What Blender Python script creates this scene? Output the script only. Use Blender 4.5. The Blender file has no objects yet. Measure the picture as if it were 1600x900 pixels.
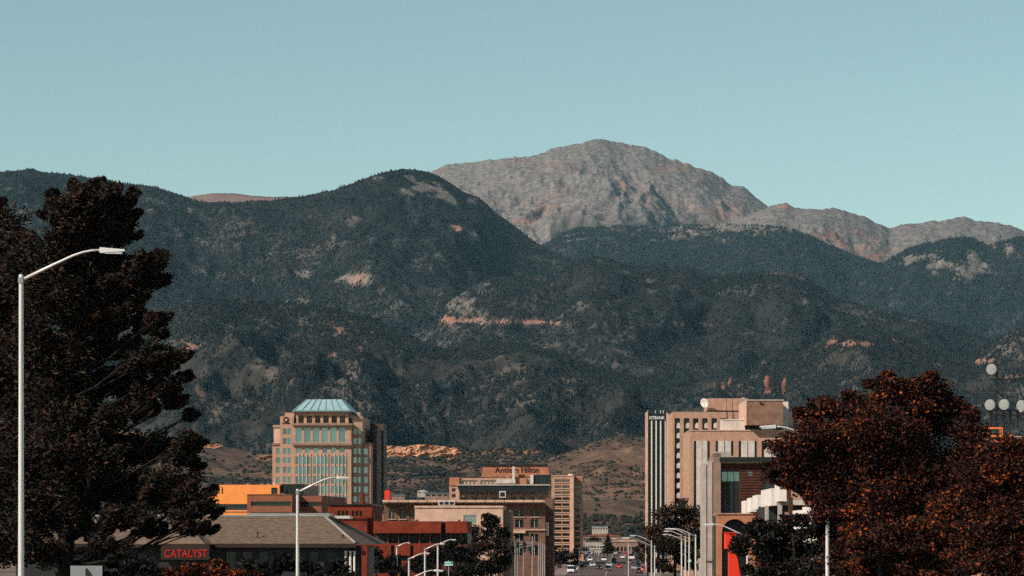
import bpy, bmesh, math, random
import numpy as np
from mathutils import Vector, Matrix

random.seed(7)
RNG = np.random.default_rng(11)
scene = bpy.context.scene
COL = scene.collection

# ------------------------------------------------------------------ camera
F = 4850.0            # focal length in units of 1/1600 frame width
CZ = 10.0             # camera height above the city street
HORIZON = 850.0
cam_d = bpy.data.cameras.new('camera')
cam_d.sensor_width = 36.0
cam_d.lens = 36.0 * F / 1600.0
cam_d.shift_y = (HORIZON - 450.0) / 1600.0
cam_d.clip_start = 0.5
cam_d.clip_end = 80000
cam = bpy.data.objects.new('camera', cam_d)
COL.objects.link(cam)
cam.location = (0, 0, CZ)
cam.rotation_euler = (math.radians(90), 0, 0)
scene.camera = cam

# ------------------------------------------------------------------ sky, sun, exposure
SUN_EL = math.radians(34)
SUN_AZ = math.radians(180 + 54)          # behind the camera, to the left
sun_vec = Vector((math.sin(SUN_AZ) * math.cos(SUN_EL), math.cos(SUN_AZ) * math.cos(SUN_EL), math.sin(SUN_EL)))
world = bpy.data.worlds.new('World')
scene.world = world
world.use_nodes = True
wn = world.node_tree.nodes
wl = world.node_tree.links
wn.clear()
w_out = wn.new('ShaderNodeOutputWorld')
w_bg = wn.new('ShaderNodeBackground')
w_sky = wn.new('ShaderNodeTexSky')
w_sky.sky_type = 'NISHITA'
w_sky.sun_disc = False
w_sky.sun_elevation = SUN_EL
w_sky.sun_rotation = SUN_AZ
w_sky.altitude = 1800
w_sky.air_density = 1.0
w_sky.dust_density = 0.6
w_sky.ozone_density = 1.0
w_mul = wn.new('ShaderNodeMix')
w_mul.data_type = 'RGBA'
w_mul.blend_type = 'MULTIPLY'
w_mul.inputs[0].default_value = 1.0
w_mul.inputs[7].default_value = (1.06, 1.08, 0.825, 1)
w_bg.inputs[1].default_value = 0.103
wl.new(w_sky.outputs[0], w_mul.inputs[6])
wl.new(w_mul.outputs[2], w_bg.inputs[0])
wl.new(w_bg.outputs[0], w_out.inputs[0])
sun_d = bpy.data.lights.new('sun', 'SUN')
sun_d.energy = 5.0
sun_d.angle = math.radians(0.55)
sun_d.color = (1.0, 0.86, 0.74)
sun = bpy.data.objects.new('sun', sun_d)
COL.objects.link(sun)
sun.rotation_euler = sun_vec.to_track_quat('Z', 'Y').to_euler()
scene.view_settings.view_transform = 'Standard'
scene.view_settings.look = 'None'
scene.view_settings.exposure = 0.18
scene.view_settings.gamma = 1.0
scene.view_settings.use_curve_mapping = False
scene.render.engine = 'CYCLES'
scene.cycles.max_bounces = 6
scene.cycles.diffuse_bounces = 2
scene.cycles.glossy_bounces = 2
scene.cycles.transparent_max_bounces = 8
scene.cycles.volume_bounces = 0
scene.cycles.use_denoising = False
scene.cycles.use_adaptive_sampling = True
scene.cycles.adaptive_threshold = 0.055
scene.cycles.adaptive_min_samples = 30
scene.cycles.sample_clamp_indirect = 2.0

# ------------------------------------------------------------------ small tools
def X(px, D): return (px - 800.0) / F * D
def Z(py, D): return CZ + (HORIZON - py) / F * D
GP = [(-800, 9.5), (0, 8.4), (115, 7.4), (180, 3.0), (260, 0.8), (330, 0.0), (600, 0.0), (850, 1.0), (1100, 3.5),
      (1500, 7.0), (2200, 10.0), (3000, 14.0), (6000, 20.0), (26000, 30.0)]
GX = [g[0] for g in GP]; GZ = [g[1] for g in GP]
def ground(D): return float(np.interp(D, GX, GZ))
def road_x(D): return -6.0 + 0.037 * D

def tag(o, label=None, cat=None, group=None, kind=None):
    if label: o['label'] = label
    if cat: o['category'] = cat
    if group: o['group'] = group
    if kind: o['kind'] = kind
    return o
def link(name, me, mat=None, parent=None, loc=None, rz=0.0):
    o = bpy.data.objects.new(name, me)
    COL.objects.link(o)
    if mat is not None and me is not None and len(me.materials) == 0: me.materials.append(mat)
    if parent is not None: o.parent = parent
    if loc is not None: o.location = loc
    if rz: o.rotation_euler = (0, 0, rz)
    return o
def empty(name, loc, rz=0.0):
    o = bpy.data.objects.new(name, None)
    COL.objects.link(o)
    o.location = loc
    o.rotation_euler = (0, 0, rz)
    o.empty_display_size = 0.3
    return o
def pydata(name, v, f, smooth=False):
    me = bpy.data.meshes.new(name)
    me.from_pydata([tuple(p) for p in v], [], f)
    me.update()
    if smooth:
        me.polygons.foreach_set('use_smooth', [True] * len(me.polygons))
    return me
def np_mesh(name, v, quads=None, tris=None, smooth=False):
    me = bpy.data.meshes.new(name)
    me.vertices.add(len(v))
    me.vertices.foreach_set('co', np.ascontiguousarray(v, dtype=np.float32).ravel())
    f = quads if quads is not None else tris
    k = f.shape[1]
    me.loops.add(f.size)
    me.loops.foreach_set('vertex_index', np.ascontiguousarray(f, dtype=np.int32).ravel())
    me.polygons.add(len(f))
    me.polygons.foreach_set('loop_start', np.arange(0, f.size, k, dtype=np.int32))
    me.polygons.foreach_set('loop_total', np.full(len(f), k, dtype=np.int32))
    if smooth: me.polygons.foreach_set('use_smooth', np.ones(len(f), dtype=bool))
    me.update(calc_edges=True)
    return me
def copy_tree(o, parent=None):
    c = o.copy()
    COL.objects.link(c)
    c.parent = parent
    for ch in list(o.children): copy_tree(ch, c)
    return c
class MB:
    """collects shapes and links them as one mesh"""
    def __init__(s): s.v = []; s.f = []
    def box(s, x0, x1, y0, y1, z0, z1):
        b = len(s.v)
        s.v += [(x0, y0, z0), (x1, y0, z0), (x1, y1, z0), (x0, y1, z0), (x0, y0, z1), (x1, y0, z1), (x1, y1, z1), (x0, y1, z1)]
        s.f += [tuple(b + i for i in q) for q in ((0, 3, 2, 1), (4, 5, 6, 7), (0, 1, 5, 4), (1, 2, 6, 5), (2, 3, 7, 6), (3, 0, 4, 7))]
        return s
    def tube(s, pts, rad, n=8, cap=True):
        pts = [Vector(p) for p in pts]
        b0 = len(s.v)
        for i, p in enumerate(pts):
            d = (pts[min(i + 1, len(pts) - 1)] - pts[max(i - 1, 0)]).normalized()
            u = d.cross(Vector((0, 0, 1)))
            if u.length < 1e-3: u = Vector((1, 0, 0))
            u.normalize(); w = d.cross(u)
            for k in range(n):
                a = 2 * math.pi * k / n
                s.v.append(tuple(p + (u * math.cos(a) + w * math.sin(a)) * rad[i]))
        for i in range(len(pts) - 1):
            for k in range(n):
                a = b0 + i * n + k; b = b0 + i * n + (k + 1) % n
                s.f.append((a, b, b + n, a + n))
        if cap:
            s.f.append(tuple(b0 + k for k in range(n))[::-1])
            s.f.append(tuple(b0 + (len(pts) - 1) * n + k for k in range(n)))
        return s
    def lathe(s, prof, n=16, at=(0, 0, 0), axis='z'):
        b0 = len(s.v)
        for (r, h) in prof:
            for k in range(n):
                a = 2 * math.pi * k / n
                c, d = r * math.cos(a), r * math.sin(a)
                p = (c, d, h) if axis == 'z' else ((c, h, d) if axis == 'y' else (h, c, d))
                s.v.append((p[0] + at[0], p[1] + at[1], p[2] + at[2]))
        for i in range(len(prof) - 1):
            for k in range(n):
                a = b0 + i * n + k; b = b0 + i * n + (k + 1) % n
                s.f.append((a, b, b + n, a + n))
        s.f.append(tuple(b0 + k for k in range(n))[::-1])
        s.f.append(tuple(b0 + (len(prof) - 1) * n + k for k in range(n)))
        return s
    def poly(s, pts):
        b = len(s.v)
        s.v += [tuple(p) for p in pts]
        s.f.append(tuple(range(b, b + len(pts))))
        return s
    def prism(s, poly_xz, y0, y1):
        """solid with an outline in x,z and thickness in y"""
        b = len(s.v); n = len(poly_xz)
        s.v += [(p[0], y0, p[1]) for p in poly_xz] + [(p[0], y1, p[1]) for p in poly_xz]
        s.f.append(tuple(b + i for i in range(n)))
        s.f.append(tuple(b + n + i for i in range(n))[::-1])
        for i in range(n):
            j = (i + 1) % n
            s.f.append((b + i, b + n + i, b + n + j, b + j))
        return s
    def hull8(s, bot, top):
        b = len(s.v)
        s.v += [tuple(p) for p in bot] + [tuple(p) for p in top]
        s.f += [tuple(b + i for i in q) for q in ((0, 3, 2, 1), (4, 5, 6, 7), (0, 1, 5, 4), (1, 2, 6, 5), (2, 3, 7, 6), (3, 0, 4, 7))]
        return s
    def build(s, name, mat, parent=None, loc=None, rz=0.0, smooth=False, bevel=0.0):
        me = pydata(name, s.v, s.f, smooth)
        bm = bmesh.new(); bm.from_mesh(me)
        bmesh.ops.recalc_face_normals(bm, faces=bm.faces)
        if bevel:
            bmesh.ops.bevel(bm, geom=list(bm.edges), offset=bevel, segments=1, affect='EDGES', clamp_overlap=True)
        bm.to_mesh(me); bm.free()
        return link(name, me, mat, parent, loc, rz)

# ------------------------------------------------------------------ noise
def _hash(ix, iy, seed):
    h = (ix.astype(np.int64) * 374761393 + iy.astype(np.int64) * 668265263 + seed * 1442695041) & 0xffffffff
    h = ((h ^ (h >> 13)) * 1274126177) & 0xffffffff
    h = (h ^ (h >> 16)) & 0xffffffff
    return h.astype(np.float64) / 4294967295.0
def vnoise(x, y, seed=0):
    x = np.asarray(x, float); y = np.asarray(y, float)
    ix = np.floor(x); iy = np.floor(y)
    fx = x - ix; fy = y - iy
    fx = fx * fx * fx * (fx * (fx * 6 - 15) + 10); fy = fy * fy * fy * (fy * (fy * 6 - 15) + 10)
    a = _hash(ix, iy, seed); b = _hash(ix + 1, iy, seed); c = _hash(ix, iy + 1, seed); d = _hash(ix + 1, iy + 1, seed)
    return (a * (1 - fx) + b * fx) * (1 - fy) + (c * (1 - fx) + d * fx) * fy
def fbm(x, y, octv=5, seed=0, gain=0.5):
    s = 0; a = 1.0; t = 0
    for o in range(octv):
        c, n = math.cos(o * 0.7), math.sin(o * 0.7)
        xx = (x * c - y * n) * 2 ** o; yy = (x * n + y * c) * 2 ** o
        s = s + a * vnoise(xx + o * 17.3, yy - o * 9.1, seed + o); t += a; a *= gain
    return s / t
def ridged(x, y, octv=5, seed=0, gain=0.5):
    s = 0; a = 1.0; t = 0
    for o in range(octv):
        c, n = math.cos(o * 0.35), math.sin(o * 0.35)
        xx = (x * c - y * n) * 2 ** o; yy = (x * n + y * c) * 2 ** o
        v = 1 - np.abs(2 * vnoise(xx + o * 31.7, yy + o * 5.3, seed + o) - 1)
        s = s + a * v; t += a; a *= gain
    return s / t

# ------------------------------------------------------------------ materials
def new_mat(name):
    m = bpy.data.materials.new(name); m.use_nodes = True
    nt = m.node_tree; b = nt.nodes['Principled BSDF']
    return m, nt, b
def N(nt, t, **kw):
    n = nt.nodes.new(t)
    for k, v in kw.items(): setattr(n, k, v)
    return n
def solid(name, col, rough=0.7, metal=0.0, var=0.18, scale=0.6, bump=0.0, streak=0.0, spec=0.3):
    """painted / cast / stuccoed surface: colour with mottling and rain streaks"""
    m, nt, b = new_mat(name)
    tc = N(nt, 'ShaderNodeTexCoord')
    n1 = N(nt, 'ShaderNodeTexNoise'); n1.inputs['Scale'].default_value = scale; n1.inputs['Detail'].default_value = 6
    nt.links.new(tc.outputs['Object'], n1.inputs['Vector'])
    mp = N(nt, 'ShaderNodeMapping'); mp.inputs['Scale'].default_value = (1.6, 1.6, 0.07)
    n2 = N(nt, 'ShaderNodeTexNoise'); n2.inputs['Scale'].default_value = 1.3; n2.inputs['Detail'].default_value = 4
    nt.links.new(tc.outputs['Object'], mp.inputs['Vector']); nt.links.new(mp.outputs[0], n2.inputs['Vector'])
    add = N(nt, 'ShaderNodeMath', operation='MULTIPLY_ADD')
    nt.links.new(n2.outputs[0], add.inputs[0]); add.inputs[1].default_value = streak; nt.links.new(n1.outputs[0], add.inputs[2])
    r = N(nt, 'ShaderNodeMapRange')
    r.inputs[1].default_value = 0.28 + streak * 0.5; r.inputs[2].default_value = 0.72 + streak * 0.5
    r.inputs[3].default_value = 1 - var; r.inputs[4].default_value = 1 + var
    nt.links.new(add.outputs[0], r.inputs[0])
    mx = N(nt, 'ShaderNodeMix', data_type='RGBA', blend_type='MULTIPLY')
    mx.inputs[0].default_value = 1.0
    mx.inputs[6].default_value = (*col, 1)
    nt.links.new(r.outputs[0], mx.inputs[7])
    nt.links.new(mx.outputs[2], b.inputs['Base Color'])
    b.inputs['Roughness'].default_value = rough; b.inputs['Metallic'].default_value = metal
    b.inputs['Specular IOR Level'].default_value = spec
    if bump:
        n3 = N(nt, 'ShaderNodeTexNoise'); n3.inputs['Scale'].default_value = 6; n3.inputs['Detail'].default_value = 6
        nt.links.new(tc.outputs['Object'], n3.inputs['Vector'])
        bp = N(nt, 'ShaderNodeBump'); bp.inputs['Strength'].default_value = bump; bp.inputs['Distance'].default_value = 0.1
        nt.links.new(n3.outputs[0], bp.inputs['Height']); nt.links.new(bp.outputs[0], b.inputs['Normal'])
    return m
def brick(name, c1, c2, mortar, scale=1.0, rough=0.85):
    m, nt, b = new_mat(name)
    tc = N(nt, 'ShaderNodeTexCoord')
    sp = N(nt, 'ShaderNodeSeparateXYZ'); nt.links.new(tc.outputs['Object'], sp.inputs[0])
    ad = N(nt, 'ShaderNodeMath', operation='ADD'); nt.links.new(sp.outputs[0], ad.inputs[0]); nt.links.new(sp.outputs[1], ad.inputs[1])
    cb = N(nt, 'ShaderNodeCombineXYZ'); nt.links.new(ad.outputs[0], cb.inputs[0]); nt.links.new(sp.outputs[2], cb.inputs[1])
    t = N(nt, 'ShaderNodeTexBrick'); nt.links.new(cb.outputs[0], t.inputs['Vector'])
    t.inputs['Color1'].default_value = (*c1, 1); t.inputs['Color2'].default_value = (*c2, 1); t.inputs['Mortar'].default_value = (*mortar, 1)
    t.inputs['Scale'].default_value = scale; t.inputs['Mortar Size'].default_value = 0.012
    t.inputs['Brick Width'].default_value = 0.5; t.inputs['Row Height'].default_value = 0.2
    n1 = N(nt, 'ShaderNodeTexNoise'); n1.inputs['Scale'].default_value = 0.7; n1.inputs['Detail'].default_value = 6
    nt.links.new(tc.outputs['Object'], n1.inputs['Vector'])
    r = N(nt, 'ShaderNodeMapRange'); r.inputs[1].default_value = 0.3; r.inputs[2].default_value = 0.7
    r.inputs[3].default_value = 0.72; r.inputs[4].default_value = 1.25
    nt.links.new(n1.outputs[0], r.inputs[0])
    mx = N(nt, 'ShaderNodeMix', data_type='RGBA', blend_type='MULTIPLY'); mx.inputs[0].default_value = 1
    nt.links.new(t.outputs[0], mx.inputs[6]); nt.links.new(r.outputs[0], mx.inputs[7]); nt.links.new(mx.outputs[2], b.inputs['Base Color'])
    b.inputs['Roughness'].default_value = rough; b.inputs['Specular IOR Level'].default_value = 0.25
    bp = N(nt, 'ShaderNodeBump'); bp.inputs['Strength'].default_value = 0.4; bp.inputs['Distance'].default_value = 0.02
    nt.links.new(t.outputs['Fac'], bp.inputs['Height']); bp.invert = True; nt.links.new(bp.outputs[0], b.inputs['Normal'])
    return m
def glass(name, col, metal=0.7, rough=0.12, var=0.25):
    """coated window glass that mirrors the sky, each pane a little different"""
    m, nt, b = new_mat(name)
    oi = N(nt, 'ShaderNodeObjectInfo')
    r = N(nt, 'ShaderNodeMapRange'); r.inputs[3].default_value = 1 - var; r.inputs[4].default_value = 1 + var
    nt.links.new(oi.outputs['Random'], r.inputs[0])
    mx = N(nt, 'ShaderNodeMix', data_type='RGBA', blend_type='MULTIPLY'); mx.inputs[0].default_value = 1
    mx.inputs[6].default_value = (*col, 1); nt.links.new(r.outputs[0], mx.inputs[7])
    nt.links.new(mx.outputs[2], b.inputs['Base Color'])
    b.inputs['Metallic'].default_value = metal; b.inputs['Roughness'].default_value = rough
    return m
def leafmat(name):
    m, nt, b = new_mat(name)
    at = N(nt, 'ShaderNodeAttribute', attribute_name='col')
    nt.links.new(at.outputs['Color'], b.inputs['Base Color'])
    b.inputs['Roughness'].default_value = 0.7; b.inputs['Specular IOR Level'].default_value = 0.08
    b.inputs['Transmission Weight'].default_value = 0.0
    return m
def emis_free(): pass

M = {}
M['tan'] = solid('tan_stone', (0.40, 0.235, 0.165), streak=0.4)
M['tan_pale'] = solid('pale_stone', (0.52, 0.34, 0.25), streak=0.4)
M['tan_dark'] = solid('brown_stone', (0.23, 0.15, 0.115), streak=0.4)
M['concrete'] = solid('grey_concrete', (0.36, 0.31, 0.28), streak=0.6)
M['concrete_pale'] = solid('pale_concrete_panel', (0.50, 0.45, 0.41), streak=0.5)
M['white'] = solid('white_panel', (0.66, 0.60, 0.55), streak=0.5, var=0.1)
M['orange'] = solid('ochre_stucco', (0.80, 0.27, 0.06), streak=0.3, var=0.10)
M['orange_br'] = solid('orange_brick_stucco', (0.38, 0.155, 0.080), streak=0.4)
M['brown'] = solid('brown_precast', (0.20, 0.068, 0.034), streak=0.4)
M['redbrick'] = brick('red_brick', (0.24, 0.032, 0.010), (0.15, 0.020, 0.007), (0.10, 0.03, 0.018), 2.2)
M['darkbrick'] = brick('dark_red_brick', (0.10, 0.026, 0.017), (0.06, 0.018, 0.014), (0.045, 0.028, 0.024), 1.2)
M['brownbrick'] = brick('brown_brick', (0.26, 0.14, 0.095), (0.20, 0.105, 0.07), (0.2, 0.14, 0.11), 2.2)
M['tan_shade'] = solid('shaded_tan_stone', (0.075, 0.052, 0.042), streak=0.4)  # tan stone with the tower's side shade put into the colour
M['cornicebrick'] = brick('umber_brick', (0.185, 0.092, 0.062), (0.14, 0.068, 0.046), (0.14, 0.09, 0.07), 2.2)
M['dim'] = solid('shade_and_mark_black', (0.018, 0.019, 0.020), rough=0.6)  # near-black for shaded walls, shade put into the colour, and for the triangle mark
M['charcoal'] = solid('charcoal_metal', (0.016, 0.018, 0.019), rough=0.45, metal=0.2)
M['roofgrav'] = solid('roof_gravel', (0.16, 0.13, 0.115), rough=0.95, scale=3)
M['shingle'] = solid('weathered_shingle', (0.155, 0.105, 0.073), rough=0.95, scale=2.2, var=0.30, bump=0.5)
M['shingle2'] = solid('grey_ridge_cap', (0.22, 0.215, 0.20), rough=0.9)
M['metal'] = solid('galvanised_steel', (0.66, 0.63, 0.60), rough=0.42, metal=0.35, var=0.08)
M['metal_d'] = solid('dull_steel', (0.30, 0.30, 0.29), rough=0.5, metal=0.4, var=0.1)
M['lens'] = glass('lamp_lens', (0.55, 0.57, 0.55), 0.0, 0.2, 0.05)
M['teal_roof'] = solid('patinated_copper', (0.30, 0.46, 0.48), rough=0.45, metal=0.15, var=0.12, streak=0.8)
M['teal_rib'] = solid('patinated_rib', (0.13, 0.22, 0.23), rough=0.5)
M['g_teal'] = glass('teal_glass', (0.145, 0.215, 0.26), 0.75, 0.10, 0.3)
M['g_blue'] = glass('blue_glass', (0.14, 0.225, 0.27), 0.75, 0.10, 0.35)
M['g_dark'] = glass('dark_glass', (0.018, 0.026, 0.030), 0.5, 0.15, 0.5)
M['g_brown'] = glass('bronze_glass', (0.05, 0.024, 0.018), 0.5, 0.15, 0.5)
M['g_pale'] = glass('pale_blind_glass', (0.42, 0.33, 0.27), 0.15, 0.35, 0.2)
M['red'] = solid('red_paint', (0.72, 0.035, 0.012), rough=0.5, var=0.12)
M['redletter'] = solid('red_letter', (0.48, 0.014, 0.008), rough=0.5, var=0.05)
M['darkwood'] = solid('dark_brown_board', (0.026, 0.013, 0.010), rough=0.8)
M['whiteletter'] = solid('white_letter', (0.8, 0.8, 0.78), rough=0.5, var=0.03)
M['green'] = solid('green_sign', (0.03, 0.30, 0.24), rough=0.5, var=0.05)
M['bark'] = solid('bark', (0.013, 0.0095, 0.008), rough=0.95, scale=4, var=0.4, bump=0.6)
M['dish'] = solid('grey_white_drum', (0.24, 0.26, 0.255), rough=0.6, var=0.1)
M['tyre'] = solid('tyre_rubber', (0.012, 0.012, 0.012), rough=0.8)
M['leaf'] = leafmat('leaves')

# ------------------------------------------------------------------ the ground, road and pavements
def ground_mat():
    m, nt, b = new_mat('dry_ground')
    g = N(nt, 'ShaderNodeNewGeometry')
    n1 = N(nt, 'ShaderNodeTexNoise'); n1.inputs['Scale'].default_value = 0.02; n1.inputs['Detail'].default_value = 10
    nt.links.new(g.outputs['Position'], n1.inputs['Vector'])
    r = N(nt, 'ShaderNodeValToRGB'); e = r.color_ramp.elements
    e[0].position = 0.35; e[0].color = (0.05, 0.05, 0.035, 1); e[1].position = 0.65; e[1].color = (0.20, 0.13, 0.085, 1)
    nt.links.new(n1.outputs[0], r.inputs[0]); nt.links.new(r.outputs[0], b.inputs['Base Color'])
    b.inputs['Roughness'].default_value = 0.95
    return m
ys = np.unique(np.concatenate([np.arange(-800, 400, 20), np.arange(400, 2400, 50), np.arange(2400, 26001, 600), np.array(GX)])).astype(float)
def strip(name, offs, dz, mat, closed=False):
    """sheet that follows the street: offs = list of (sideways offset, extra height)"""
    v = []; f = []
    n = len(offs)
    for y in ys_r:
        for (o, h) in offs: v.append((road_x(y) + o, y, ground(y) + dz + h))
    for i in range(len(ys_r) - 1):
        for k in range(n - 1):
            a = i * n + k
            f.append((a, a + 1, a + n + 1, a + n))
    o = link(name, pydata(name, v, f), mat)
    tag(o, kind='structure')
    return o
v = []; f = []
gxs = [-9000, -3000, -800, -200, -60, 0, 60, 200, 800, 3000, 9000]
for y in ys:
    for x in gxs: v.append((x, y, ground(y)))
for i in range(len(ys) - 1):
    for k in range(len(gxs) - 1):
        a = i * len(gxs) + k
        f.append((a, a + 1, a + len(gxs) + 1, a + len(gxs)))
tag(link('ground', pydata('ground', v, f), ground_mat()), kind='structure')
ys_r = ys[(ys >= -300) & (ys <= 1400)]
M['asphalt'] = solid('asphalt', (0.060, 0.055, 0.052), rough=0.9, scale=0.4, var=0.25)
M['asphalt_red'] = solid('reddish_concrete_lane', (0.080, 0.055, 0.046), rough=0.9, scale=0.3, var=0.2)
M['paving'] = solid('pavement_concrete', (0.20, 0.155, 0.13), rough=0.9, scale=0.5, var=0.15)
M['paint'] = solid('road_paint', (0.30, 0.27, 0.23), rough=0.7, var=0.2, scale=3)
strip('road', [(-11, 0), (11, 0)], 0.006, M['asphalt_red'])
strip('pavement_left', [(-15.5, 0.14), (-11.15, 0.14), (-11.0, 0.13), (-11.0, 0.0)], 0.006, M['paving'])
strip('pavement_right', [(11.0, 0.0), (11.0, 0.13), (11.15, 0.14), (15.5, 0.14)], 0.006, M['paving'])
strip('lane_marking_centre', [(-0.12, 0), (0.12, 0)], 0.012, M['paint'])
for nm, off in (('lane_marking_left', -5.4), ('lane_marking_right', 5.4)):
    v = []; f = []
    y = 30.0
    while y < 1380:
        b = len(v)
        for yy in (y, y + 3.0):
            for o in (-0.08, 0.08): v.append((road_x(yy) + off + o, yy, ground(yy) + 0.012))
        f.append((b, b + 1, b + 3, b + 2)); y += 12.0
    tag(link(nm, pydata(nm, v, f), M['paint']), kind='structure')

# ------------------------------------------------------------------ mountains
def terrain_mat(name, soil1, soil2, rock1, rock2, pink, scale, bump_d, streak=(1, 1, 1), ao=0.0):
    """ground colours of a slope: soil everywhere, rock where attribute 'rock' says so, pink granite / orange scree by 'pink'"""
    m, nt, b = new_mat(name)
    g = N(nt, 'ShaderNodeNewGeometry')
    mp = N(nt, 'ShaderNodeMapping'); mp.inputs['Scale'].default_value = streak
    nt.links.new(g.outputs['Position'], mp.inputs[0])
    n1 = N(nt, 'ShaderNodeTexNoise'); n1.inputs['Scale'].default_value = scale; n1.inputs['Detail'].default_value = 12; n1.inputs['Roughness'].default_value = 0.65
    nt.links.new(mp.outputs[0], n1.inputs['Vector'])
    n2 = N(nt, 'ShaderNodeTexNoise'); n2.inputs['Scale'].default_value = scale * 7; n2.inputs['Detail'].default_value = 8; n2.inputs['Roughness'].default_value = 0.7
    nt.links.new(mp.outputs[0], n2.inputs['Vector'])
    def ramp(a, c, src, lo=0.35, hi=0.65):
        r = N(nt, 'ShaderNodeValToRGB'); e = r.color_ramp.elements
        e[0].position = lo; e[0].color = (*a, 1); e[1].position = hi; e[1].color = (*c, 1)
        nt.links.new(src, r.inputs[0]); return r.outputs[0]
    soil = ramp(soil1, soil2, n1.outputs[0]); rock = ramp(rock1, rock2, n2.outputs[0], 0.36, 0.66)
    a1 = N(nt, 'ShaderNodeAttribute', attribute_name='rock'); a2 = N(nt, 'ShaderNodeAttribute', attribute_name='pink')
    def mix(fac, x, y):
        mm = N(nt, 'ShaderNodeMix', data_type='RGBA'); nt.links.new(fac, mm.inputs[0])
        nt.links.new(x, mm.inputs[6])
        if isinstance(y, tuple): mm.inputs[7].default_value = (*y, 1)
        else: nt.links.new(y, mm.inputs[7])
        return mm.outputs[2]
    pk = ramp(tuple(c * 0.6 for c in pink), tuple(min(1, c * 1.25) for c in pink), n2.outputs[0], 0.3, 0.7)
    c = mix(a1.outputs['Fac'], soil, rock); c = mix(a2.outputs['Fac'], c, pk)
    nt.links.new(c, b.inputs['Base Color'])
    b.inputs['Roughness'].default_value = 0.95; b.inputs['Specular IOR Level'].default_value = 0.1
    bp = N(nt, 'ShaderNodeBump'); bp.inputs['Strength'].default_value = 0.8; bp.inputs['Distance'].default_value = bump_d
    nt.links.new(n2.outputs[0], bp.inputs['Height']); nt.links.new(bp.outputs[0], b.inputs['Normal'])
    return m

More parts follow.
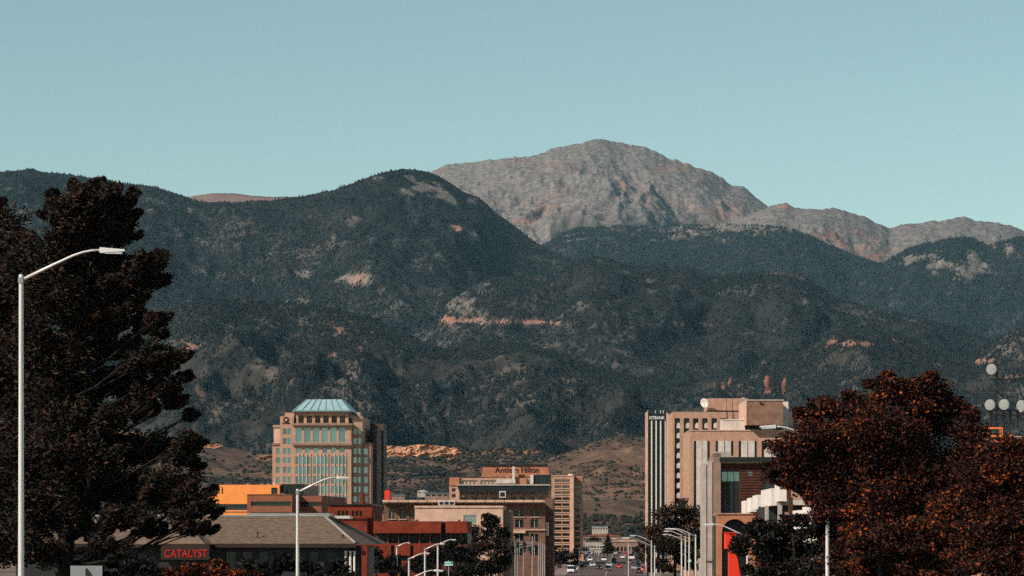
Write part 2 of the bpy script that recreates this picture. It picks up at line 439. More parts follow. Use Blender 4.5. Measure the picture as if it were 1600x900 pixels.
class Layer: pass
def mountain(name, sil, D0, Dbase, nu, nv, seed, amp=60, wl=(500, 1300), p=1.15, jit=0.8, fine=8.0, zb=0.0, back=0.22,
             patches=(), rock_base=0.0, dvar=0.05, crag=25.0, px_range=(-130, 1730), rock_fn=None, spur=(0, 300), radial=None, speck=0.0):
    """a real slope: its crest runs at distance D0, its foot at Dbase"""
    L = Layer()
    px = np.linspace(px_range[0], px_range[1], nu)
    sx = np.array([s[0] for s in sil], float); sy = np.array([s[1] for s in sil], float)
    py = np.interp(px, sx, sy)
    k = max(3, int(nu * 0.012)) | 1
    ker = np.hanning(k + 2)[1:-1]; ker /= ker.sum()
    py = np.convolve(np.pad(py, k // 2, mode='edge'), ker, mode='valid')
    jt = (fbm(px / 26.0, px * 0 + seed, 6, seed, 0.68) - 0.5) * 2 * jit * 2.6
    jt = -jt / F * D0
    Dc = D0 * (1 + dvar * 2 * (fbm(px / 260.0, px * 0 + 3.3, 3, seed + 9) - 0.5))
    zc = CZ + (HORIZON - py) / F * Dc
    nb = max(3, int(nv * 0.06))
    t = np.concatenate([-np.linspace(back, 0, nb, endpoint=False), np.linspace(0, 1, nv - nb) ** 1.08])
    T, PX = np.meshgrid(t, px, indexing='ij')
    D = Dc[None, :] - T * (Dc - Dbase)[None, :]
    Tp = np.clip(T, 0, 1)
    prof = np.where(T < 0, -T * 1.3, Tp ** p)
    z = zc[None, :] + (zb - zc)[None, :] * prof + jt[None, :] * np.exp(-np.abs(T) * 45)
    x = (PX - 800.0) / F * D
    env = np.clip(Tp * 7, 0, 1) * np.clip((1 - Tp) * 5, 0, 1)
    r = ridged(x / wl[0], D / wl[1], 5, seed + 1, 0.52)
    q = fbm(x / (wl[0] * 2.1), D / (wl[0] * 2.1), 4, seed + 2)
    z = z + env * amp * ((r - 0.62) * 1.7 + (q - 0.5) * 1.3)
    if spur[0]:      # ravines and spurs running down the slope, bent sideways
        wx = x + 0.55 * z * np.sign(np.sin(x / (spur[1] * 7.0) + seed)) * 0.6 + (fbm(x / 500.0, D / 500.0, 3, seed + 12) - .5) * 420
        r2 = ridged(wx / spur[1], D / (spur[1] * (spur[2] if len(spur) > 2 else 3.2)), 5, seed + 13, 0.55)
        z = z + env * spur[0] * (r2 - 0.6) * 2.0
    if radial is not None:   # ribs and gullies that fan out from the summit
        xs = (radial[0] - 800.0) / F * D0; zs = CZ + (HORIZON - radial[1]) / F * D0
        th = np.arctan2(x - xs + (fbm(x / 420.0, z / 420.0, 3, seed + 14) - .5) * 330, np.maximum(zs - z, 0) + 260.0)
        rr_ = np.sqrt((x - xs) ** 2 + (zs - z) ** 2)
        r3 = ridged(th * radial[3], rr_ / 420.0, 5, seed + 15, 0.68)
        z = z + np.clip(Tp * 10, 0, 1) * np.clip((1 - Tp) * 5, 0, 1) * radial[2] * (r3 - 0.6) * 2.0
    z = z + np.clip(Tp * 30, 0.15, 1) * fine * (fbm(x / 45.0, D / 45.0, 4, seed + 3, 0.6) - 0.5) * 2
    # where the bare rock shows
    PY = HORIZON - (z - CZ) / D * F
    rock = np.full(z.shape, float(rock_base)); pink = np.zeros(z.shape)
    nz = fbm(x / 60.0, D / 60.0 + z / 60.0, 5, seed + 4, 0.62)
    nz2 = fbm(x / 240.0, D / 240.0 + z / 200.0, 4, seed + 5, 0.6)
    for (cx, cy, rx, ry, kind, st) in patches:
        d = np.sqrt(((PX - cx) / rx) ** 2 + ((PY - cy) / ry) ** 2)
        e = np.clip((1.0 - d + (nz - 0.5) * 3.7 + (nz2 - 0.5) * 1.4) * 2.0, 0, 1) * np.clip((2.1 - d) * 3, 0, 1) * st
        if kind == 'cut':    # a road cut: one long level scar
            e = np.clip((1.0 - np.abs(PY - cy - (nz2 - .5) * 3 - (PX - cx) * 0.025) / ry + (nz - .5) * 1.5) * 1.6, 0, 1) * np.clip((1.0 - np.abs(PX - cx) / rx) * 4 + (nz - .5) * 2, 0, 1) * st
            pink = np.maximum(pink, e * .95)
        rock = np.maximum(rock, e)
        if kind == 'pink': pink = np.maximum(pink, e * np.clip((nz2 - 0.35) * 4 + 0.4, 0, 1))
    if speck: rock = np.maximum(rock, np.clip((fbm(x / 38.0, D / 38.0 + z / 38.0, 4, seed + 16, .65) * .6 + nz2 * .4 - 0.57) * 11, 0, 1) * speck)
    if rock_fn is not None: rock, pink = rock_fn(PX, PY, x, D, z, rock, pink, nz, nz2)
    cr = ridged(x / 70.0, D / 70.0 + z / 90.0, 4, seed + 6, 0.55) - 0.5
    z = z + crag * np.clip(rock, 0, 1) * cr * np.clip(Tp * 12, 0.05, 1)
    V = np.stack([x, D, z], -1).reshape(-1, 3)
    idx = np.arange(z.size).reshape(z.shape)
    Q = np.stack([idx[:-1, :-1], idx[:-1, 1:], idx[1:, 1:], idx[1:, :-1]], -1).reshape(-1, 4)[:, ::-1]
    me = np_mesh(name, V, quads=Q, smooth=True)
    for nm, arr in (('rock', rock), ('pink', pink)):
        a = me.attributes.new(nm, 'FLOAT', 'POINT'); a.data.foreach_set('value', arr.astype(np.float32).ravel())
    L.me = me; L.P = np.stack([x, D, z], -1); L.rock = rock; L.T = T; L.PX = PX; L.PY = PY; L.nz2 = nz2; L.nz = nz
    return L

def conifer_mesh(name, tiers, n, seed):
    """small conifer of unit height: stacked ragged cones"""
    rr = random.Random(seed)
    v = []; f = []
    for i in range(tiers):
        z0 = 0.08 + 0.86 * i / tiers * 0.85; z1 = min(1.0, z0 + 1.25 / tiers * (0.85 if i < tiers - 1 else 1.2))
        r = 0.30 * (1 - 0.72 * i / tiers)
        b = len(v)
        for k in range(n):
            a = 2 * math.pi * (k + 0.5 * (i % 2)) / n
            q = r * rr.uniform(0.75, 1.2)
            v.append((q * math.cos(a), q * math.sin(a), z0 + rr.uniform(-0.03, 0.03)))
        v.append((rr.uniform(-.02, .02), rr.uniform(-.02, .02), 1.0 if i == tiers - 1 else z1))
        for k in range(n): f.append((b + k, b + (k + 1) % n, b + n))
    return pydata(name, v, f)
def shrub_mesh(name, seed):
    bm = bmesh.new()
    bmesh.ops.create_icosphere(bm, subdivisions=1, radius=0.5)
    rr = random.Random(seed)
    for q in bm.verts:
        q.co *= rr.uniform(0.7, 1.25); q.co.z = q.co.z * 0.8 + 0.3
    me = bpy.data.meshes.new(name); bm.to_mesh(me); bm.free()
    return me
def forest_mat(name, c1, c2):
    m, nt, b = new_mat(name)
    oi = N(nt, 'ShaderNodeObjectInfo')
    r = N(nt, 'ShaderNodeValToRGB'); e = r.color_ramp.elements
    e[0].color = (*c1, 1); e[1].color = (*c2, 1)
    nt.links.new(oi.outputs['Random'], r.inputs[0]); nt.links.new(r.outputs[0], b.inputs['Base Color'])
    b.inputs['Roughness'].default_value = 0.9; b.inputs['Specular IOR Level'].default_value = 0.08
    return m
def scatter(name, label, L, count, src_mesh, mat, h0, h1, dens=None, wide=1.0, seed=0):
    rg = np.random.default_rng(seed)
    P = L.P
    A = P[:-1, :-1]; B = P[:-1, 1:]; C = P[1:, :-1]
    area = np.linalg.norm(np.cross(B - A, C - A), axis=-1)
    w = area * (L.T[:-1, :-1] > -0.05)
    w = w * np.clip(1 - 1.15 * L.rock[:-1, :-1], 0.0, 1)
    if dens is not None: w = w * dens(L)[:-1, :-1]
    w = w.ravel() / w.sum()
    ids = np.searchsorted(np.cumsum(w), rg.random(count)).clip(0, w.size - 1)
    i, j = np.unravel_index(ids, area.shape)
    a = rg.random(count)[:, None]; b = rg.random(count)[:, None]
    pts = P[i, j] * (1 - a) * (1 - b) + P[i, j + 1] * a * (1 - b) + P[i + 1, j] * (1 - a) * b + P[i + 1, j + 1] * a * b
    h = rg.uniform(h0, h1, count) * rg.choice([0.7, 1.0, 1.0, 1.2], count)
    pts[:, 2] -= h * 0.05
    me = bpy.data.meshes.new(name); me.vertices.add(count)
    me.vertices.foreach_set('co', pts.astype(np.float32).ravel())
    sc = np.stack([h * wide * rg.uniform(0.8, 1.25, count), h * wide * rg.uniform(0.8, 1.25, count), h], -1)
    at = me.attributes.new('tree_scale', 'FLOAT_VECTOR', 'POINT'); at.data.foreach_set('vector', sc.astype(np.float32).ravel())
    rot = np.zeros((count, 3)); rot[:, 2] = rg.uniform(0, 6.283, count)
    at = me.attributes.new('tree_rot', 'FLOAT_VECTOR', 'POINT'); at.data.foreach_set('vector', rot.astype(np.float32).ravel())
    o = link(name, me, mat)
    tag(o, label, 'forest' if 'shrub' not in name and 'scrub' not in name else 'scrub', kind='stuff')
    src = bpy.data.objects.new(name + '_source', src_mesh)
    src_mesh.materials.clear(); src_mesh.materials.append(mat)
    ng = bpy.data.node_groups.new(name + '_scatter', 'GeometryNodeTree')
    ng.interface.new_socket('Geometry', in_out='INPUT', socket_type='NodeSocketGeometry')
    ng.interface.new_socket('Geometry', in_out='OUTPUT', socket_type='NodeSocketGeometry')
    gi = ng.nodes.new('NodeGroupInput'); go = ng.nodes.new('NodeGroupOutput')
    ip = ng.nodes.new('GeometryNodeInstanceOnPoints')
    ob = ng.nodes.new('GeometryNodeObjectInfo'); ob.inputs['Object'].default_value = src
    s1 = ng.nodes.new('GeometryNodeInputNamedAttribute'); s1.data_type = 'FLOAT_VECTOR'; s1.inputs['Name'].default_value = 'tree_scale'
    s2 = ng.nodes.new('GeometryNodeInputNamedAttribute'); s2.data_type = 'FLOAT_VECTOR'; s2.inputs['Name'].default_value = 'tree_rot'
    ng.links.new(gi.outputs[0], ip.inputs['Points']); ng.links.new(ob.outputs['Geometry'], ip.inputs['Instance'])
    ng.links.new(s1.outputs['Attribute'], ip.inputs['Scale']); ng.links.new(s2.outputs['Attribute'], ip.inputs['Rotation'])
    ng.links.new(ip.outputs[0], go.inputs[0])
    md = o.modifiers.new('scatter', 'NODES'); md.node_group = ng
    return o
def place(name, L, mat):
    L.me.materials.append(mat)
    o = link(name, L.me)
    tag(o, kind='structure')
    return o

GREY1, GREY2 = (0.095, 0.091, 0.090), (0.255, 0.222, 0.205)
PINK = (0.40, 0.20, 0.14)
SOILF1, SOILF2 = (0.009, 0.013, 0.014), (0.032, 0.033, 0.030)
m_alp = terrain_mat('alpine_granite', (0.055, 0.058, 0.055), (0.13, 0.115, 0.105), GREY1, GREY2, (0.27, 0.155, 0.115), 0.004, 16.0)
m_for = terrain_mat('forest_floor', SOILF1, SOILF2, (0.085, 0.080, 0.073), (0.29, 0.245, 0.21), (0.34, 0.165, 0.115), 0.01, 6.0)
m_front = terrain_mat('front_slope', (0.011, 0.014, 0.014), (0.052, 0.047, 0.039), (0.075, 0.068, 0.058), (0.25, 0.20, 0.165), (0.33, 0.16, 0.105), 0.012, 6.0)
m_low = terrain_mat('scrub_hillside', (0.045, 0.036, 0.027), (0.165, 0.096, 0.064), (0.10, 0.07, 0.052), (0.26, 0.155, 0.105), (0.52, 0.20, 0.075), 0.010, 3.0)
m_pinkm = terrain_mat('pink_mountain', (0.16, 0.092, 0.075), (0.24, 0.145, 0.115), GREY1, GREY2, PINK, 0.004, 8.0)

# the far pink mountain on the left
L_a = mountain('far_pink_mountain', [(-200, 420), (200, 345), (300, 306), (330, 302), (365, 302), (420, 308), (470, 307), (540, 330), (700, 420), (1800, 600)],
               17500, 14000, 130, 40, 21, amp=25, jit=0.4, fine=3, rock_base=0.1, px_range=(150, 650))
place('far_pink_mountain', L_a, m_pinkm)

# the high peak
def shoulder_rock(PX, PY, x, D, z, rock, pink, nz, nz2):
    up = np.clip((368 - PY) / 20.0 + (nz - .5) * 3.2 + (nz2 - .5) * 3.0, 0, 1) * (PX < 1330)
    return np.maximum(rock, up * .9), pink
def peak_rock(PX, PY, x, D, z, rock, pink, nz, nz2):
    line = 352 + (nz2 - 0.5) * 40 + np.where(PX < 860, 60, 0)
    rk = np.clip((line - PY) / 18.0 + (nz - 0.5) * 3.0, 0, 1)
    rk = np.maximum(rk * 0.95, rock)
    pk = np.maximum(pink, np.clip((nz2 - 0.58) * 3, 0, 0.28) * (PY < 330))
    return rk, pk
L_b = mountain('high_peak', [(-200, 520), (300, 420), (560, 330), (640, 285), (680, 266), (700, 258), (715, 254), (742, 254), (770, 249), (810, 245), (850, 240), (862, 232), (900, 225), (925, 220),
                             (965, 221), (1000, 228), (1040, 246), (1075, 257), (1100, 263), (1122, 276), (1140, 288), (1160, 292), (1180, 306), (1205, 323), (1240, 340),
                             (1300, 372), (1400, 420), (1800, 560)],
               19000, 12500, 620, 300, 31, amp=95, wl=(1000, 1600), p=1.0, jit=2.3, fine=7, crag=22, radial=(945, 205, 30, 4.0), spur=(95, 560, 1.5),
               patches=[(978, 285, 9, 9, 'pink', 1.0), (850, 330, 18, 12, 'pink', 0.55), (825, 346, 20, 6, 'pink', .8), (950, 348, 18, 5, 'pink', 0.7),
                        (1060, 262, 40, 8, 'pink', 0.6), (1140, 335, 60, 12, 'pink', 0.5)],
               px_range=(420, 1500), rock_fn=peak_rock, dvar=0.03)
place('high_peak', L_b, m_alp)

# the far ridge on the right
L_c = mountain('far_ridge', [(900, 460), (1100, 360), (1190, 326), (1205, 320), (1225, 318), (1240, 322), (1290, 327), (1320, 329), (1350, 338), (1372, 348), (1390, 357), (1415, 350), (1445, 347), (1470, 343), (1500, 339),
                             (1530, 346), (1560, 349), (1580, 355), (1600, 362), (1660, 372), (1800, 392)],
               17000, 12500, 330, 150, 41, spur=(85, 460, 1.7), amp=60, wl=(600, 1100), p=1.05, jit=2.2, fine=9, crag=34, rock_base=0.85, dvar=0.03,
               patches=[(1300, 372, 30, 12, 'pink', 1), (1370, 402, 40, 10, 'pink', 0.9), (1340, 390, 30, 12, 'pink', .7), (1225, 322, 16, 4, 'pink', 1), (1560, 390, 18, 8, 'pink', .6)], px_range=(1090, 1730))
place('far_ridge', L_c, m_alp)

# forested shoulder below the peak, and the dome to its right
L_d = mountain('forested_shoulder', [(-200, 520), (600, 460), (800, 400), (850, 382), (880, 366), (905, 356), (950, 355), (1000, 354), (1060, 352), (1100, 353), (1160, 352), (1200, 354), (1240, 360),
                                     (1265, 370), (1300, 385), (1350, 404), (1388, 416), (1450, 430), (1600, 460), (1800, 470)],
               14000, 10500, 420, 110, 51, rock_fn=shoulder_rock, spur=(45, 420), speck=0.25, amp=70, wl=(500, 1200), jit=1.6, fine=9, px_range=(700, 1730), dvar=0.03,
               patches=[(1125, 376, 16, 5, 'grey', 1), (1180, 365, 7, 5, 'grey', .9), (1195, 367, 5, 4, 'grey', .9), (1360, 460, 8, 6, 'grey', .8), (1260, 372, 30, 5, 'grey', 0.35), (1000, 358, 110, 5, 'grey', .55), (1150, 358, 70, 4, 'grey', .6)])
place('forested_shoulder', L_d, m_for)
L_e = mountain('forested_dome', [(1200, 470), (1330, 430), (1380, 414), (1395, 402), (1415, 392), (1450, 380), (1480, 374), (1500, 371), (1520, 374), (1545, 383), (1565, 378), (1585, 372), (1610, 372), (1660, 380), (1800, 400)],
               13200, 10000, 260, 100, 61, spur=(40, 300), speck=0.31, amp=40, wl=(400, 1000), jit=1.0, fine=9, px_range=(1330, 1730), dvar=0.02, crag=34,
               patches=[(1460, 415, 13, 15, 'grey', 1), (1510, 418, 28, 17, 'grey', 1), (1430, 408, 16, 8, 'grey', .8), (1575, 388, 8, 10, 'grey', .9), (1555, 385, 6, 4, 'pink', .9)])
place('forested_dome', L_e, m_for)

# the long dark mountain on the left
L_f = mountain('dark_mountain', [(-200, 292), (-60, 272), (0, 269), (45, 265), (100, 272), (150, 279), (200, 287), (235, 291), (265, 299), (300, 311), (330, 317), (380, 316), (430, 313), (480, 305), (520, 297), (555, 284),
                                 (590, 272), (612, 266), (635, 264), (660, 266), (685, 274), (705, 286), (725, 300), (745, 306), (770, 328), (800, 350), (830, 374), (860, 393), (900, 408), (960, 432), (1050, 470), (1200, 540), (1800, 640)],
               10800, 7600, 560, 200, 71, spur=(95, 420), speck=0.34, amp=120, wl=(700, 1900), p=1.02, jit=0.7, fine=7, crag=18, dvar=0.04,
               patches=[(660, 293, 32, 12, 'grey', 1), (690, 308, 24, 10, 'grey', 1), (640, 280, 14, 6, 'grey', .8), (590, 280, 10, 4, 'grey', .7), (715, 358, 13, 7, 'pink', 1), (740, 368, 8, 7, 'grey', .9), (720, 372, 12, 5, 'grey', .7),
                        (735, 312, 8, 5, 'grey', .7), (555, 345, 10, 9, 'grey', .8), (520, 370, 6, 10, 'grey', .6), (475, 428, 9, 7, 'grey', .7), (557, 436, 18, 6, 'grey', .9), (560, 437, 10, 4, 'pink', .6), (600, 455, 12, 4, 'grey', .6),
                        (240, 332, 18, 10, 'grey', .9), (75, 320, 30, 4, 'grey', .5), (295, 330, 6, 5, 'grey', .6), (800, 300, 5, 4, 'grey', .4), (465, 425, 4, 3, 'grey', .6), (395, 440, 4, 2, 'grey', .7), (340, 452, 3, 2, 'grey', 1), (470, 470, 18, 3, 'grey', .7)])
place('dark_mountain', L_f, m_for)

# the middle ridge with the orange road cut
L_g = mountain('middle_ridge', [(-200, 640), (560, 560), (660, 520), (684, 498), (700, 472), (735, 446), (760, 436), (800, 432), (850, 430), (900, 415), (925, 404), (950, 407), (980, 416), (1040, 418), (1075, 416), (1110, 431), (1150, 428),
                                (1190, 426), (1240, 426), (1262, 434), (1285, 452), (1310, 468), (1350, 478), (1400, 488), (1450, 500), (1490, 512), (1540, 530), (1650, 560), (1800, 580)],
               8600, 6300, 520, 170, 81, spur=(80, 330), speck=0.40, amp=85, wl=(520, 1300), p=1.05, jit=0.8, fine=6, crag=14, dvar=0.03,
               patches=[(700, 501, 11, 4, 'pink', 1.3), (745, 501, 58, 2.6, 'cut', 1.0), (825, 503, 70, 1.7, 'cut', .9), (1060, 507, 60, 1.2, 'cut', .35), (720, 478, 22, 14, 'grey', .65), (755, 450, 14, 10, 'grey', .55), (940, 410, 12, 6, 'grey', .7),
                        (1045, 440, 6, 3, 'pink', .9), (975, 425, 14, 3, 'grey', .6), (990, 495, 12, 4, 'grey', .7), (1060, 507, 40, 2, 'grey', .6), (1015, 440, 6, 3, 'grey', .6), (1170, 520, 14, 4, 'grey', .5), (1260, 470, 6, 4, 'grey', .5), (880, 540, 30, 8, 'grey', .45), (1020, 455, 10, 3, 'grey', .5)])
place('middle_ridge', L_g, m_for)

# right-hand foothill with the pale rocks
L_h = mountain('right_foothill', [(900, 690), (1100, 640), (1230, 575), (1290, 528), (1340, 512), (1400, 520), (1450, 545), (1490, 555), (1530, 545), (1560, 530), (1590, 516), (1620, 505), (1700, 480), (1800, 470)],
               6900, 5200, 340, 110, 91, spur=(34, 230), speck=0.43, amp=30, wl=(300, 800), jit=0.9, fine=5, crag=12, px_range=(1120, 1730), dvar=0.02,
               patches=[(1335, 536, 45, 4, 'pink', .75), (1352, 540, 6, 4, 'pink', 1), (1350, 512, 14, 3, 'grey', .7), (1575, 538, 35, 14, 'grey', .6), (1540, 548, 14, 5, 'grey', .6), (1530, 565, 18, 5, 'pink', .9), (1575, 590, 14, 4, 'pink', .6), (1590, 545, 20, 20, 'grey', .4), (1350, 560, 60, 22, 'grey', .22)])
place('right_foothill', L_h, m_front)

# the near dark mountain front
L_i = mountain('mountain_front', [(-200, 560), (0, 540), (120, 520), (230, 500), (290, 478), (340, 468), (400, 470), (450, 474), (520, 482), (580, 496), (630, 520), (680, 545), (740, 540), (800, 538), (860, 548), (930, 575), (1000, 590),
                                  (1060, 600), (1140, 590), (1200, 600), (1300, 600), (1420, 610), (1550, 600), (1800, 590)],
               6800, 4700, 560, 190, 101, spur=(82, 290), speck=0.46, amp=85, wl=(420, 1200), p=0.95, jit=0.9, fine=5, crag=12, dvar=0.04,
               patches=[(285, 545, 22, 16, 'pink', .8), (315, 620, 12, 12, 'pink', .8), (540, 590, 34, 24, 'grey', .5), (570, 575, 34, 14, 'grey', .5), (620, 580, 22, 9, 'pink', .55), (520, 555, 12, 5, 'pink', .8), (558, 545, 12, 6, 'pink', .7), (530, 518, 10, 5, 'pink', .7), (580, 520, 4, 4, 'pink', 1.2),
                        (400, 565, 12, 14, 'grey', .45), (425, 580, 12, 8, 'grey', .5), (395, 545, 7, 4, 'pink', .7), (815, 610, 8, 8, 'pink', 1.0), (820, 630, 22, 12, 'grey', .6), (800, 585, 34, 20, 'grey', .4), (890, 590, 14, 14, 'grey', .5), (895, 610, 18, 8, 'grey', .4),
                        (700, 600, 40, 18, 'grey', .35), (480, 640, 30, 14, 'grey', .3), (880, 680, 22, 14, 'pink', .35), (1020, 560, 16, 6, 'grey', .4), (1150, 610, 12, 6, 'grey', .4), (235, 600, 16, 10, 'grey', .4), (960, 500, 30, 5, 'grey', .5), (660, 640, 30, 10, 'grey', .3)])
place('mountain_front', L_i, m_front)

# the scrub hills at the foot
def low_rock(PX, PY, x, D, z, rock, pink, nz, nz2):
    rock = np.maximum(rock, np.clip((nz - 0.56) * 3, 0, 0.5))
    return rock, pink
L_j = mountain('scrub_hills', [(-200, 690), (100, 694), (160, 670), (230, 676), (290, 690), (320, 692), (420, 712), (580, 702), (600, 699), (680, 697), (720, 706), (780, 700), (840, 704), (900, 720), (1000, 745), (1200, 745), (1400, 740), (1800, 730)],
               4600, 3000, 520, 180, 111, amp=20, wl=(160, 300), p=0.75, jit=1.0, fine=2.6, crag=10, zb=8, dvar=0.03,
               patches=[(330, 696, 26, 6, 'pink', .7), (410, 716, 12, 4, 'pink', 1), (800, 708, 40, 3, 'pink', .4), (220, 682, 40, 5, 'pink', .55), (700, 725, 60, 10, 'grey', .3), (790, 720, 40, 5, 'grey', .5), (610, 740, 30, 6, 'grey', .4)], rock_fn=low_rock)
place('scrub_hills', L_j, m_low)
L_k = mountain('brown_hill', [(600, 800), (780, 745), (840, 722), (870, 711), (900, 702), (925, 692), (945, 685), (970, 683), (1010, 684), (1040, 690), (1100, 702), (1250, 730), (1800, 780)],
               3900, 2900, 260, 90, 121, amp=12, wl=(110, 240), jit=0.9, fine=4.0, crag=12, speck=.6, zb=8, px_range=(700, 1730), dvar=0.02,
               patches=[(985, 705, 26, 16, 'grey', .7), (1000, 712, 14, 12, 'pink', .35), (960, 690, 20, 5, 'grey', .5)], rock_fn=low_rock)
place('brown_hill', L_k, m_low)
L_l = mountain('bare_mound', [(600, 850), (760, 820), (850, 795), (905, 781), (940, 777), (970, 777), (1005, 782), (1060, 800), (1200, 830), (1800, 850)],
               2900, 2350, 150, 50, 131, amp=5, wl=(70, 160), jit=0.8, fine=2.2, crag=4, speck=.4, zb=6, px_range=(760, 1730), dvar=0.01,
               patches=[(960, 779, 40, 2.5, 'grey', .5)])
place('bare_mound', L_l, m_low)

con1 = conifer_mesh('conifer', 3, 5, 1); con2 = conifer_mesh('conifer', 2, 5, 2)
mf1 = forest_mat('dark_conifer', (0.005, 0.010, 0.012), (0.024, 0.031, 0.031))
mf2 = forest_mat('far_conifer', (0.006, 0.015, 0.018), (0.028, 0.040, 0.042))
mf3 = forest_mat('scrub_oak', (0.010, 0.016, 0.014), (0.042, 0.036, 0.027))
def clump(lo=0.0, s=1.0):
    return lambda L: np.clip(lo + (L.nz2 - 0.30) * 3.2 * s, 0.05, 1)
def tree_line(L):
    return np.clip((L.PY - 350 + (L.nz2 - 0.5) * 46 - np.where(L.PX < 850, 60, 0)) / 60.0, 0, 1) ** 1.5
scatter('forest_below_peak', 'thin dark conifers on the lower flank of the grey peak', L_b, 30000, con2.copy(), mf2, 8, 13, dens=tree_line, wide=1.6, seed=1)
scatter('forest_on_shoulder', 'blue-green conifer forest on the shoulder below the grey peak', L_d, 90000, con2.copy(), mf2, 8, 13, wide=1.3, seed=2, dens=clump(0.5))
scatter('forest_on_dome', 'conifer forest on the round dome beside the pale cliffs', L_e, 32000, con2.copy(), mf2, 8, 13, wide=1.3, seed=3, dens=clump(0.5))
scatter('forest_on_dark_mountain', 'dense dark conifer forest covering the long left mountain', L_f, 150000, con1.copy(), mf1, 5, 9, wide=1.45, seed=4, dens=clump(0.45))
scatter('forest_on_middle_ridge', 'dark conifer forest on the ridge above the orange road cut', L_g, 105000, con1.copy(), mf1, 4.5, 8, wide=1.35, seed=5, dens=clump(0.4))
scatter('forest_on_foothill', 'open conifer forest on the foothill with pale rocks at right', L_h, 34000, con1.copy(), mf1, 5, 8.5, wide=1.15, seed=6, dens=clump(0.1,1.3))
scatter('forest_on_front', 'dark conifer and scrub forest on the near mountain front', L_i, 115000, con1.copy(), mf1, 4.5, 8.5, wide=1.3, seed=7, dens=clump(-0.05, 1.5))
scatter('scrub_on_hills', 'dark green scrub dotting the low brown hills behind the city', L_j, 46000, shrub_mesh('shrub', 1), mf3, 2.5, 5.5, wide=1.3, seed=8,
        dens=lambda L: np.clip((L.nz2 - 0.44) * 9, 0.06, 1) * np.clip((L.nz - .25) * 4, .2, 1))
scatter('scrub_on_brown_hill', 'small bushes scattered over the rocky brown hill beside the bank tower', L_k, 9000, shrub_mesh('shrub', 2), mf3, 1.2, 3.4, wide=1.2, seed=9, dens=lambda L: np.clip((L.nz2 - 0.40) * 6, 0.05, 1))
scatter('scrub_below_mound', 'dark tree belt below the bare brown mound at the street end', L_l, 9000, shrub_mesh('shrub', 3), mf3, 2.5, 5.5, wide=1.1, seed=10,
        dens=lambda L: np.clip((L.PY - 804 + (L.nz2 - .5) * 14) / 6, 0.015, 1))

# red sandstone fins standing in front of the mountain
m_fin = solid('red_sandstone', (0.21, 0.085, 0.062), rough=0.95, scale=0.06, var=0.35, bump=0.3)
def fin(px, py0, py1, w, seed, label):
    rr = random.Random(seed)
    q_ = (L_i.PX - px) ** 2 + (L_i.PY - py1) ** 2 + (L_i.T < 0.02) * 1e6
    D = float(L_i.P.reshape(-1, 3)[int(np.argmin(q_))][1])
    zt = Z(py0, D); zb_ = Z(py1 + 6, D); k = D / F
    b = MB(); n = 12; rows = 14
    for i in range(rows):
        t = i / (rows - 1)
        for q in range(n):
            a = 2 * math.pi * q / n
            r = w * k * 0.5 * (1.0 - 0.5 * t ** 3) * (0.75 + 0.25 * math.sin(a * 2 + t * 9 + seed)) * rr.uniform(0.8, 1.25)
            b.v.append((r * math.cos(a) + math.sin(t * 5 + seed) * w * k * 0.1, r * 0.8 * math.sin(a), (zt - zb_) * t))
    for i in range(rows - 1):
        for q in range(n):
            a0 = i * n + q; b0 = i * n + (q + 1) % n
            b.f.append((a0, b0, b0 + n, a0 + n))
    b.f.append(tuple((rows - 1) * n + q for q in range(n)))
    o = b.build('rock_spire', m_fin, None, (X(px, D), D, zb_))
    tag(o, label, 'rock', 'red rock spires')
fin(1200, 587, 616, 13, 1, 'tall red sandstone spire, widest of the group above the brown penthouse')
fin(1226, 590, 616, 9, 2, 'slender red sandstone spire at the right end of the group')
fin(1141, 589, 603, 7, 3, 'short red rock above the roof of the tan office block')
fin(1130, 597, 612, 10, 4, 'squat red rock left of the short one above the tan office block')
fin(1117, 598, 606, 6, 5, 'small low red rock furthest left above the tan office roof')

# the orange quarry cliff on the scrub hills
def cliff(px0, px1, tops, D, h_px, seed):
    nu, nv = 150, 26
    px = np.linspace(px0, px1, nu); top = np.interp(px, [t[0] for t in tops], [t[1] for t in tops])
    top = top + (fbm(px / 9.0, px * 0 + 2.2, 4, seed, .6) - .5) * 5
    Tt, PXX = np.meshgrid(np.linspace(0, 1, nv), px, indexing='ij')
    edge = np.clip(np.minimum(PXX - px0, px1 - PXX) / 10.0, 0.1, 1)
    PYY = top[None, :] + Tt * h_px * edge * (0.55 + 0.8 * fbm(PXX / 13.0, PXX * 0 + 5.5, 3, seed + 8))
    k = D / F
    rel = ridged(PXX / 31.0 + Tt * .5, Tt * 1.3 + PXX * .013, 5, seed + 3, .68)
    dd = D - Tt * h_px * k * 0.7 - (rel - .5) * 26 - (fbm(PXX / 4.0, Tt * 6, 3, seed + 5) - .5) * 6
    x = (PXX - 800) / F * dd; z = CZ + (HORIZON - PYY) / F * D
    V = np.stack([x, dd, z], -1).reshape(-1, 3); idx = np.arange(z.size).reshape(z.shape)
    Q = np.stack([idx[:-1, :-1], idx[:-1, 1:], idx[1:, 1:], idx[1:, :-1]], -1).reshape(-1, 4)[:, ::-1]
    o = link('quarry_cliff', np_mesh('quarry_cliff', V, quads=Q, smooth=False), m_cl); tag(o, kind='structure')
m_cl = solid('orange_sandstone', (0.42, 0.215, 0.115), rough=0.95, scale=0.05, var=0.45, bump=0.4)
cliff(588, 722, [(588, 703), (605, 697), (640, 698), (655, 694), (690, 697), (715, 702), (722, 708)], 4250, 19, 3)
cliff(404, 432, [(404, 716), (415, 711), (432, 710)], 4000, 10, 7)
cliff(300, 350, [(300, 694), (320, 690), (350, 697)], 4200, 9, 9)

